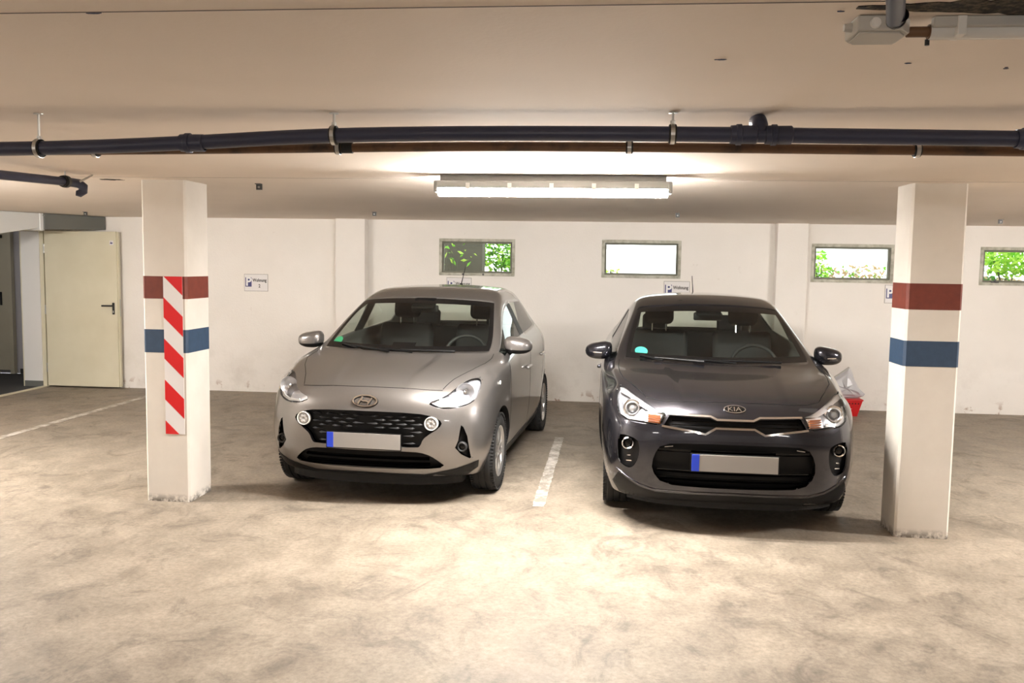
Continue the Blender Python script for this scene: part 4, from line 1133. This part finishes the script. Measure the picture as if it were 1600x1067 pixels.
# ------------------------------------------------------------------ doorway, corridor, duct
def build_doorway():
    # corridor behind the left wall
    bm = bmesh.new()
    X0, X1, Y0, Y1 = -10.4, XL - .28, 8.4, 11.86
    box(bm, X0, X1, Y1, Y1 + .2, 0, 2.4); box(bm, X0 - .2, X0, Y0, Y1 + .2, 0, 2.4); box(bm, X0, X1, Y0 - .2, Y0, 0, 2.4); box(bm, X1, X1 + .28, D + .25, Y1 + .2, 0, 2.4); box(bm, X0, X1, Y0, Y1, ZC, 2.4)
    link('wall_corridor', to_mesh('wall_corridor', bm), 'corridor_paint', kind='structure')
    link('floor_corridor', boxme('floor_corridor', X0, XL, Y0, Y1, -.2, -.001), 'corridor_floor', kind='structure')
    link('baseboard_corridor', boxme('baseboard_corridor', -8.28, X1, Y1 - .012, Y1, 0, .07), 'corridor_floor', kind='structure')
    # steel frame and open leaf
    d = empty('door_1', (XL, 10.72, 0), kind='structure')
    bm = bmesh.new()
    box(bm, -.30, .022, -.012, .03, 0, 2.03); box(bm, -.30, .022, -1.13, -1.10, 0, 2.03); box(bm, -.30, .022, -1.10, -.012, 2.0, 2.03)
    link('door_frame', to_mesh('door_frame', bm), 'door_paint', d)
    link('jamb', boxme('jamb', -.279, -.03, -.020, -.011, .075, 2.0), 'corridor_white', d); link('jamb_base', boxme('jamb_base', -.279, -.03, -.021, -.010, 0, .075), 'duct_grey', d)
    bm = bmesh.new(); box(bm, -.03, .03, -1.10, -.012, 0, .012); link('threshold', to_mesh('threshold', bm), 'door_paint', d)
    lf = link('leaf', boxme('leaf', .045, 1.012, -.025, .030, .020, 2.005, bevel=.004), 'door_paint', d)
    link('leaf_edge', boxme('leaf_edge', 1.012, 1.030, -.010, .030, .022, 2.0, bevel=.003), 'door_paint', lf)
    for z in (.25, 1.0, 1.78): link('hinge', latheme('hinge', [(z - .06, 0), (z - .06, .011), (z + .06, .011), (z + .06, 0)], 'z', 12, (.032, -.012, 0)), 'steel', lf)
    link('handle_plate', boxme('handle_plate', .944, .976, -.034, -.024, .955, 1.105, bevel=.006), 'black_plastic', lf)
    hd = link('door_handle', tubeme('door_handle', [(.960, -.026, 1.068), (.960, -.072, 1.068), (.945, -.078, 1.068), (.83, -.078, 1.066)], .0105, 10), 'black_plastic', lf, smooth=True)
    link('keyhole', boxme('keyhole', .954, .966, -.036, -.033, .975, 1.005), 'steel', lf)
    st = link('door_sticker', boxme('door_sticker', .925, .975, -.0265, -.0245, 1.835, 1.892), 'sign_white', lf)
    link('sticker_mark', prismme('sticker_mark', [(.930, 1.852), (.962, 1.850), (.968, 1.868), (.948, 1.866), (.944, 1.884), (.938, 1.866)], -.0275, -.026, 'y'), 'sign_blue', st)
    link('lock_plate', boxme('lock_plate', 1.029, 1.032, -.002, .02, .93, 1.15), 'steel', lf)
    # second door down the corridor
    d2 = empty('door_2', (-8.36, 11.86, 0), kind='structure')
    link('leaf', boxme('leaf', -1.0, -.03, -.05, 0, .05, 2.02, bevel=.004), 'door_paint', d2); link('door_frame', boxme('door_frame', -.03, .03, -.07, 0, 0, 2.08, bevel=.004), 'door_paint', d2)
    link('handle_plate', boxme('handle_plate', -.165, -.130, -.06, -.05, .98, 1.17, bevel=.006), 'black_plastic', d2)
    link('door_handle', tubeme('door_handle', [(-.148, -.05, 1.13), (-.148, -.10, 1.13), (-.165, -.108, 1.13), (-.29, -.108, 1.128)], .011, 10), 'black_plastic', d2, smooth=True)
    link('door_closer', boxme('door_closer', -.30, -.10, -.10, -.05, 1.93, 1.975, bevel=.006), 'black_plastic', d2)
    # galvanized duct under the ceiling
    du = empty('air_duct', (-6.6, 9.9, ZC), label='galvanized square air duct under the ceiling above the door', cat='duct')
    def seg(nm, m_, a, b, za, zb, back=.17, lab=None):
        ax, ay = a[0] + 6.6, a[1] - 9.9; bx, by = b[0] + 6.6, b[1] - 9.9; tp = -.004
        bm = bmesh.new(); P = [(ax, ay, tp), (ax, ay, za - ZC), (ax - back, ay, za - ZC), (ax - back, ay, tp)]; Q = [(bx, by, tp), (bx, by, zb - ZC), (bx - back, by, zb - ZC), (bx - back, by, tp)]
        A = [bm.verts.new(p) for p in P]; B = [bm.verts.new(p) for p in Q]
        bm.faces.new(A); bm.faces.new(B[::-1])
        for i in range(4): bm.faces.new((A[i], B[i], B[(i + 1) % 4], A[(i + 1) % 4]))
        bmesh.ops.recalc_face_normals(bm, faces=bm.faces); bmesh.ops.bevel(bm, geom=list(bm.edges), offset=.003, segments=1, affect='EDGES')
        return link(nm, to_mesh(nm, bm), m_, du, label=lab)
    seg('duct_section', 'galvanized', (-6.95, 9.46), (-6.70, 10.02), 1.905, 2.020, lab='bright tapered duct section')
    seg('duct_flange', 'galvanized', (-6.69, 10.02), (-6.67, 10.06), 1.985, 1.985)
    seg('duct_section', 'duct_grey', (-6.66, 10.06), (-6.32, 10.80), 2.0, 2.03, lab='dull grey duct section')  # darker grey paints in the shade of this turned-away face
    seg('duct_flange', 'galvanized', (-6.97, 9.40), (-6.94, 9.46), 1.89, 1.89)
    for p in ((-.06, .155, -.20), (-.06, .155, -.03)): link('bolt', latheme('bolt', [(-.02, 0), (-.02, .008), (.0, .008)], 'x', 8, (p[0] + .005, p[1], p[2])), 'steel', du)
build_doorway()

# ------------------------------------------------------------------ signs on the back wall
def sign(x, num, lab):
    root = empty('parking_sign', (x, D, 1.39), label=lab, cat='sign', group='flat number signs on the back wall')
    link('board', boxme('board', -.155, .155, -.006, 0, -.108, .108, bevel=.001), 'sign_edge', root)
    link('face', boxme('face', -.150, .150, -.0075, -.005, -.103, .103), 'sign_white', root)
    link('blue_square', boxme('blue_square', -.140, -.058, -.009, -.007, -.052, .064), 'sign_blue', root)
    def put(s, size, cx, cz, sx, m_):
        me = textme('lettering', s, size, .0006, bold=size * .028); me.transform(Matrix.Translation((cx, -.0098, cz)) @ Matrix.Rotation(PI / 2, 4, 'X') @ Matrix.Diagonal((sx, 1, 1, 1))); link('lettering', me, m_, root)
    put('P', .150, -.098, .008, .95, 'lettering_white')
    put('Wohnung', .056, .047, .030, .80, 'sign_text'); put(num, .058, .045, -.042, .85, 'sign_text')
sign(-4.345, '2', 'white parking sign reading Wohnung 2 beside the striped column')
sign(-1.755, '3', 'white parking sign just behind the silver car roof')
sign(.895, '4', 'white parking sign just behind the dark car roof')
sign(3.465, '5', 'white parking sign mostly hidden behind the plain column')

# ------------------------------------------------------------------ pipes under the ceiling
def build_pipes():
    def resample(pts, n=70):
        out = []
        for i in range(len(pts) - 1):
            for t in range(6): k = t / 6; out.append(tuple(a + (b - a) * k for a, b in zip(pts[i], pts[i + 1])))
        out.append(pts[-1])
        for _ in range(12): out = [out[0]] + [tuple((a + 2 * b + c) / 4 for a, b, c in zip(out[i - 1], out[i], out[i + 1])) for i in range(1, len(out) - 1)] + [out[-1]]
        return out
    zb = [(-6.0, 2.03), (-3.0, 2.055), (-2.246, 2.066), (-1.893, 2.074), (-1.499, 2.090), (-1.257, 2.105), (-.972, 2.118), (-.692, 2.123), (-.327, 2.126), (.227, 2.123), (.551, 2.120), (.972, 2.114), (1.381, 2.108), (2.4, 2.095), (6, 2.06)]
    Y = 3.14
    def zat(tab, x):
        for (a, za), (b, zb_) in zip(tab, tab[1:]):
            if a <= x <= b: return za + (zb_ - za) * (x - a) / (b - a)
        return tab[0][1]
    root = empty('drain_pipe', (0, Y, 2.12), label='thick dark blue drain pipe hung across the ceiling', cat='pipe')
    link('pipe', tubeme('pipe', resample([(x, 0, z - 2.12) for x, z in zb]), .0262, 24), 'pipe_blue', root, smooth=True)
    for x in (-1.51, .455, .572, 1.385):
        z = zat(zb, x) - 2.12
        c = link('socket', latheme('socket', [(x - .03, .027), (x - .03, .0315), (x - .012, .0325), (x - .010, .036), (x + .006, .036), (x + .008, .0315), (x + .055, .0315), (x + .06, .027)], 'x', 24, (0, 0, z)), 'pipe_blue', root, smooth=True)
    z = zat(zb, .525) - 2.12
    link('branch', tubeme('branch', [(.525, 0, z), (.525, .012, z + .034), (.525, .03, z + .050), (.525, .09, z + .058)], [.027, .027, .026, .026], 20), 'pipe_blue', root, smooth=True)
    def clamp(par, x, y, z, r, top, lab=None):
        c = link('clamp', latheme('clamp', [(x - .011, r), (x - .013, r + .003), (x - .011, r + .006), (x + .011, r + .006), (x + .013, r + .003), (x + .011, r)], 'x', 28, (0, y, z)), 'rubber', par)
        link('clamp_band', latheme('clamp_band', [(x - .007, r + .004), (x - .007, r + .0085), (x + .007, r + .0085), (x + .007, r + .004)], 'x', 28, (0, y, z)), 'steel', c)
        if top is not None:
            link('hanger_rod', tubeme('hanger_rod', [(x, y, z + r + .004), (x, y, top)], .0045, 8), 'steel', c)
            link('nut', latheme('nut', [(z + r + .004, 0), (z + r + .004, .009), (z + r + .018, .009), (z + r + .018, 0)], 'z', 6, (x, y, 0)), 'steel', c)
            link('ceiling_plate', latheme('ceiling_plate', [(top - .003, 0), (top - .003, .017), (top, .017)], 'z', 16, (x, y, 0)), 'steel', c)
    for x in (-2.09, -.968, .229, 2.6): clamp(root, x, 0, zat(zb, x) - 2.12, .027, ZC - 2.12)
    zr = [(-6, 2.05), (-1.833, 2.082), (-1.022, 2.094), (-.582, 2.100), (-.272, 2.101), (.263, 2.098), (.67, 2.094), (1.454, 2.087), (6, 2.05)]
    r2 = empty('heating_pipe', (0, 3.30, 2.10), label='thin brown pipe running behind the blue drain pipe', cat='pipe')
    link('pipe', tubeme('pipe', resample([(x, 0, z - 2.10) for x, z in zr]), .0175, 18), 'pipe_brown', r2, smooth=True)
    for x in (-1.965, -1.0, .087, 1.095): clamp(r2, x, 0, zat(zr, x) - 2.10, .0175, None)
    link('coupling', latheme('coupling', [(-.985, .0175), (-.985, .021), (-.945, .021), (-.945, .0175)], 'x', 18, (0, 0, zat(zr, -.96) - 2.10)), 'rubber', r2)
    # short pipe by the striped column, with trap bend
    x = -3.30
    r3 = empty('waste_pipe', (x, 5.0, 2.12), label='short grey blue pipe with hooked end near the striped column', cat='pipe')
    link('pipe', tubeme('pipe', [(0, -1.2, -.030), (0, -.4, -.006), (0, .24, .014)], .026, 20), 'pipe_blue', r3, smooth=True)
    arc = [(.0, .24, .014), (.0, .30, .016)] + [(.0 + .028 * math.sin(t) * 1.0, .315 + .06 * math.sin(t), -.02 + .036 * math.cos(t)) for t in [PI * k / 10 for k in range(11)]]
    link('elbow', tubeme('elbow', [(0, .20, .012), (0, .27, .014), (.012, .325, .012), (.022, .355, -.006), (.016, .362, -.032), (-.004, .355, -.048), (-.022, .345, -.046)], [.026, .028, .029, .029, .028, .024, .016], 20), 'pipe_blue', r3, smooth=True)
    link('socket', latheme('socket', [(.17, .027), (.17, .034), (.20, .034), (.20, .027)], 'y', 20, (0, 0, .0135)), 'rubber', r3)
    c = link('clamp', latheme('clamp', [(.19, .030), (.19, .038), (.215, .038), (.215, .030)], 'y', 20, (0, 0, .0135)), 'dark_steel', r3)
    link('hanger_rod', tubeme('hanger_rod', [(0, .2, .05), (0, .2, ZC - 2.12)], .004, 8), 'steel', c)
    link('bracket', tubeme('bracket', [(.03, .30, .02), (.045, .36, .05), (.045, .42, ZC - 2.12)], .007, 8), 'plastic_grey', r3)
    # open stub pointing at the mouldy joint
    r4 = empty('pipe_stub', (.525, 1.4, 2.125), label='dark grey open pipe stub above the junction box', cat='pipe')
    bm = bmesh.new(); tube(bm, [(-.225, -.39, .0), (0, .335, 0)], .0160, 20, cap=False); tube(bm, [(0, .335, 0), (-.225, -.39, 0)], .0135, 20, cap=False)
    link('pipe', to_mesh('pipe', bm), 'pipe_blue', r4, smooth=True)
    link('rim', latheme('rim', [(.325, .016), (.325, .017), (.336, .017), (.336, .013), (.30, .013)], 'y', 20), 'dark_steel', r4)
    link('clamp', latheme('clamp', [(-.02, .016), (-.02, .022), (0, .022), (0, .016)], 'y', 20, (-.107, 0, 0)), 'dark_steel', r4); link('hanger_rod', tubeme('hanger_rod', [(-.107, -.01, .02), (-.107, -.01, ZC - 2.125)], .004, 8), 'steel', r4)
build_pipes()

def build_fixture():
    # unlit tube lamp fed from a junction box
    r = empty('junction_box', (.575, 2.02, ZC), label='grey plastic junction box at the end of the unlit lamp', cat='box')
    link('body', prismme('body', [(-.058, -.062), (.035, -.062), (.058, -.03), (.055, .055), (-.045, .055), (-.060, .03)], -.032, -.0005, 'z', .004), 'plastic_grey', r)
    link('lid', prismme('lid', [(-.050, -.052), (.030, -.052), (.048, -.025), (.046, .046), (-.040, .046), (-.052, .025)], -.036, -.032, 'z', .0015), 'plastic_grey', r)
    link('knockout', latheme('knockout', [(-.068, 0), (-.068, .010), (-.062, .012)], 'y', 16, (-.022, 0, -.017)), 'plastic_white', r)
    link('knockout', latheme('knockout', [(-.066, 0), (-.066, .010), (-.06, .012)], 'y', 16, (.010, 0, -.017)), 'dark_steel', r)
    link('cable_gland', latheme('cable_gland', [(-.075, 0), (-.075, .008), (-.058, .010)], 'x', 12, (0, -.02, -.016)), 'plastic_grey', r)
    l = empty('tube_lamp', (.645, 2.0, ZC), label='unlit clear tube lamp beside the mouldy ceiling strip', cat='lamp')
    link('tube', tubeme('tube', [(.03, 0, -.026), (1.55, 0, -.026)], .0165, 20), 'tube_glass', l, smooth=True)
    link('backing', boxme('backing', .03, 1.55, -.030, -.008, -.022, -.001, bevel=.003), 'plastic_grey', l)
    link('socket', latheme('socket', [(-.015, 0), (-.015, .011), (.028, .011), (.028, .015), (.036, .015), (.036, 0)], 'x', 18, (0, 0, -.026)), 'pipe_brown', l, smooth=True)
    for x in (.085, .27, .46, .85, 1.3): link('bracket', boxme('bracket', x - .009, x + .009, -.034, .020, -.040, -.0005, bevel=.002), 'plastic_white', l)
    link('end_screw', latheme('end_screw', [(-.052, 0), (-.052, .005), (-.04, .005)], 'z', 8, (.03, .008, 0)), 'black_plastic', l)
    # little metal clips left in the ceiling
    for x, y, nm in ((-2.37, 5.97, 'small dark metal clip on ceiling near the striped column'), (-2.395, 9.175, 'small metal clip on ceiling above the back wall pilaster'), (.723, 8.90, 'small metal clip on ceiling behind the lit lamp'), (3.99, 9.47, 'small metal clip on ceiling past the plain column'), (-5.93, 9.72, 'small metal clip on ceiling beside the air duct')):
        c = empty('ceiling_clip', (x, y, ZC), label=nm, cat='clip', group='metal clips left in the ceiling')
        bm = bmesh.new(); box(bm, -.020, .020, -.006, .006, -.042, -.0004); box(bm, -.020, .020, -.03, -.006, -.005, -.0004); link('plate', to_mesh('plate', bm), 'dark_steel', c)
        link('bolt', latheme('bolt', [(-.016, 0), (-.014, .007), (-.006, .008)], 'y', 8, (0, 0, -.024)), 'steel', c)
build_fixture()

# ------------------------------------------------------------------ basket with a bag in the corner
def build_basket():
    bx, by = 2.835, 10.42
    b = empty('basket', (bx, by, 0), label='red plastic shopping basket on the floor by the back wall', cat='basket')
    T, Bt, H_ = (.145, .105), (.098, .075), .19
    bm = bmesh.new()
    def ringp(k, ins=0):
        w_, d_ = Bt[0] + (T[0] - Bt[0]) * k - ins, Bt[1] + (T[1] - Bt[1]) * k - ins; z = H_ * k
        return [(-w_, -d_, z), (w_, -d_, z), (w_, d_, z), (-w_, d_, z)]
    def loft(b_, ks, ins, flip=False):
        rs = [[b_.verts.new(p) for p in ringp(k, ins)] for k in ks]
        for a, c in zip(rs, rs[1:]):
            for i in range(4): b_.faces.new((a[i], a[(i + 1) % 4], c[(i + 1) % 4], c[i]))
        return rs
    o = loft(bm, (0, .55, .60, 1), 0); i_ = loft(bm, (.03, 1), .006)
    bm.faces.new(o[0]); bm.faces.new(i_[0])
    for i in range(4): bm.faces.new((o[-1][i], o[-1][(i + 1) % 4], i_[-1][(i + 1) % 4], i_[-1][i]))
    bmesh.ops.recalc_face_normals(bm, faces=bm.faces); link('shell', to_mesh('shell', bm), 'basket_red', b)
    link('rim', prismme('rim', [(-.152, -.112), (.152, -.112), (.152, .112), (-.152, .112)], .182, .196, 'z', .003), 'basket_red', b)
    for r_ in range(2):
        for k in range(7):
            x = -.098 + k * .033; z = .125 + r_ * .024; y = -(Bt[1] + (T[1] - Bt[1]) * z / H_) - .0005
            if r_ == 0 and 1 < k: continue
            link('slot', boxme('slot', x - .008, x + .008, y - .001, y + .003, z - .006, z + .006), 'car_black', b)
    y = -(Bt[1] + (T[1] - Bt[1]) * .42) - .0006
    link('print', prismme('print', [(-.055, .072), (-.03, .078), (.02, .084), (.042, .092), (.040, .099), (.015, .092), (-.03, .086), (-.055, .082)], y - .001, y + .002, 'y'), 'lettering_white', b)
    g = empty('plastic_bag', (bx - .01, by, .1965), label='grey plastic sack standing in the red basket', cat='bag')
    rnd = random.Random(5); bm = bmesh.new()
    out = [(-.14, .004), (-.19, .06), (-.235, .175), (-.20, .205), (-.10, .27), (.0, .345), (.018, .352), (.045, .30), (.09, .20), (.14, .11), (.20, .05), (.185, .028), (.12, .004)]
    n = len(out); rows = []
    cx, cz = -.03, .12
    for j in range(-5, 6):
        k = math.cos(j / 5 * PI / 2) ** .45 if abs(j) < 5 else .12
        rows.append([bm.verts.new((cx + (u - cx) * k + rnd.uniform(-.008, .008), j / 5 * .085 + rnd.uniform(-.014, .014), max(.002, cz + (v - cz) * k + rnd.uniform(-.008, .008)))) for u, v in out])
    for a, c in zip(rows, rows[1:]):
        for i in range(n): bm.faces.new((a[i], a[(i + 1) % n], c[(i + 1) % n], c[i]))
    bm.faces.new(rows[0]); bm.faces.new(rows[-1][::-1])
    bmesh.ops.recalc_face_normals(bm, faces=bm.faces); bmesh.ops.triangulate(bm, faces=[f for f in bm.faces if len(f.verts) > 4])
    link('sack', to_mesh('sack', bm), 'bag_plastic', g)
    link('tie_edge', tubeme('tie_edge', [(-.240, -.02, .175), (-.19, -.03, .215), (-.10, -.035, .28), (-.02, -.02, .335), (.012, 0, .352)], [.007, .010, .009, .009, .012], 8), 'plastic_grey', g)
build_basket()

# ------------------------------------------------------------------ outside the windows
def build_outside():
    link('ground_outside', boxme('ground_outside', -6.9, 16, D + .25, D + 14, -.2, 1.40), 'earth', kind='structure')
    link('wall_outside', boxme('wall_outside', -3.4, -1.70, D + 1.7, D + 2.0, 1.40, 2.9), 'outside_wall', kind='structure')
    def leafy(name, lab, cx, cy, cz, rx, ry, rz, n, mats, seed, size=.05, shell=.35):
        root = empty(name, (cx, cy, 1.40), label=lab, cat='shrub', group='shrubs outside the basement windows')
        rnd = random.Random(seed); bm = bmesh.new()
        for _ in range(n):
            while True:
                p = Vector((rnd.uniform(-1, 1), rnd.uniform(-1, 1), rnd.uniform(-1, 1)))
                if shell < p.length < 1: break
            c = Vector((p.x * rx, p.y * ry, max(.0, p.z * rz + cz - 1.40)))
            a = Vector((rnd.gauss(0, 1), rnd.gauss(0, 1), rnd.gauss(0, .7))).normalized(); b_ = a.cross(Vector((rnd.gauss(0, 1), rnd.gauss(0, 1), rnd.gauss(0, 1)))).normalized(); nn = a.cross(b_)
            s = size * rnd.uniform(.6, 1.3)
            v = [bm.verts.new(c + q) for q in (-a * s, b_ * s * .42 + nn * s * .12, a * s, -b_ * s * .42 + nn * s * .12)]
            mi = rnd.randrange(len(mats))
            for q in ((0, 2, 1), (0, 3, 2)): f = bm.faces.new([v[i] for i in q]); f.material_index = mi
        f_ = link('foliage', to_mesh('foliage', bm), mats, root, kind='stuff')
        for k in range(4):
            dx, dy = rnd.uniform(-.5, .5) * rx, rnd.uniform(-.5, .5) * ry
            link('stem', tubeme('stem', [(dx * .2, dy * .2, 0), (dx * .6, dy * .6, (cz - 1.4) * .6 + .05), (dx, dy, cz - 1.4 + rz * .5)], [.008, .006, .003], 6), 'outside_wall', root)
    leafy('shrub', 'leafy green shrub outside the window behind the silver car', -1.52, D + 2.3, 1.80, .27, .25, .30, 420, ['leaf_green', 'leaf_light', 'leaf_dark'], 1)
    leafy('shrub', 'sparse creeper against the shaded wall outside the first window', -2.1, D + 1.55, 1.78, .35, .12, .22, 26, ['leaf_green', 'leaf_light'], 2, .045, 0)
    leafy('shrub', 'tip of a low bright plant in the second window', .13, D + 2.0, 1.58, .13, .15, .10, 40, ['leaf_light'], 3, .04, 0)
    leafy('shrub', 'green shrub at the edge of the third window', 2.98, D + 1.8, 1.70, .13, .2, .25, 130, ['leaf_light', 'leaf_green'], 4)
    leafy('shrub', 'dry brown undergrowth low in the third window', 3.55, D + 2.0, 1.58, .55, .2, .17, 330, ['leaf_dry', 'leaf_dry', 'leaf_green'], 5, .04, 0)
    leafy('shrub', 'dense bright green shrub in the window past the plain column', 5.55, D + 2.0, 1.86, .55, .35, .26, 800, ['leaf_light', 'leaf_green', 'leaf_light'], 6, .055, 0)
    leafy('shrub', 'dark low growth at the foot of the window past the column', 5.5, D + 2.65, 1.50, .60, .25, .10, 420, ['leaf_dark', 'leaf_dry'], 7, .05, 0)
build_outside()
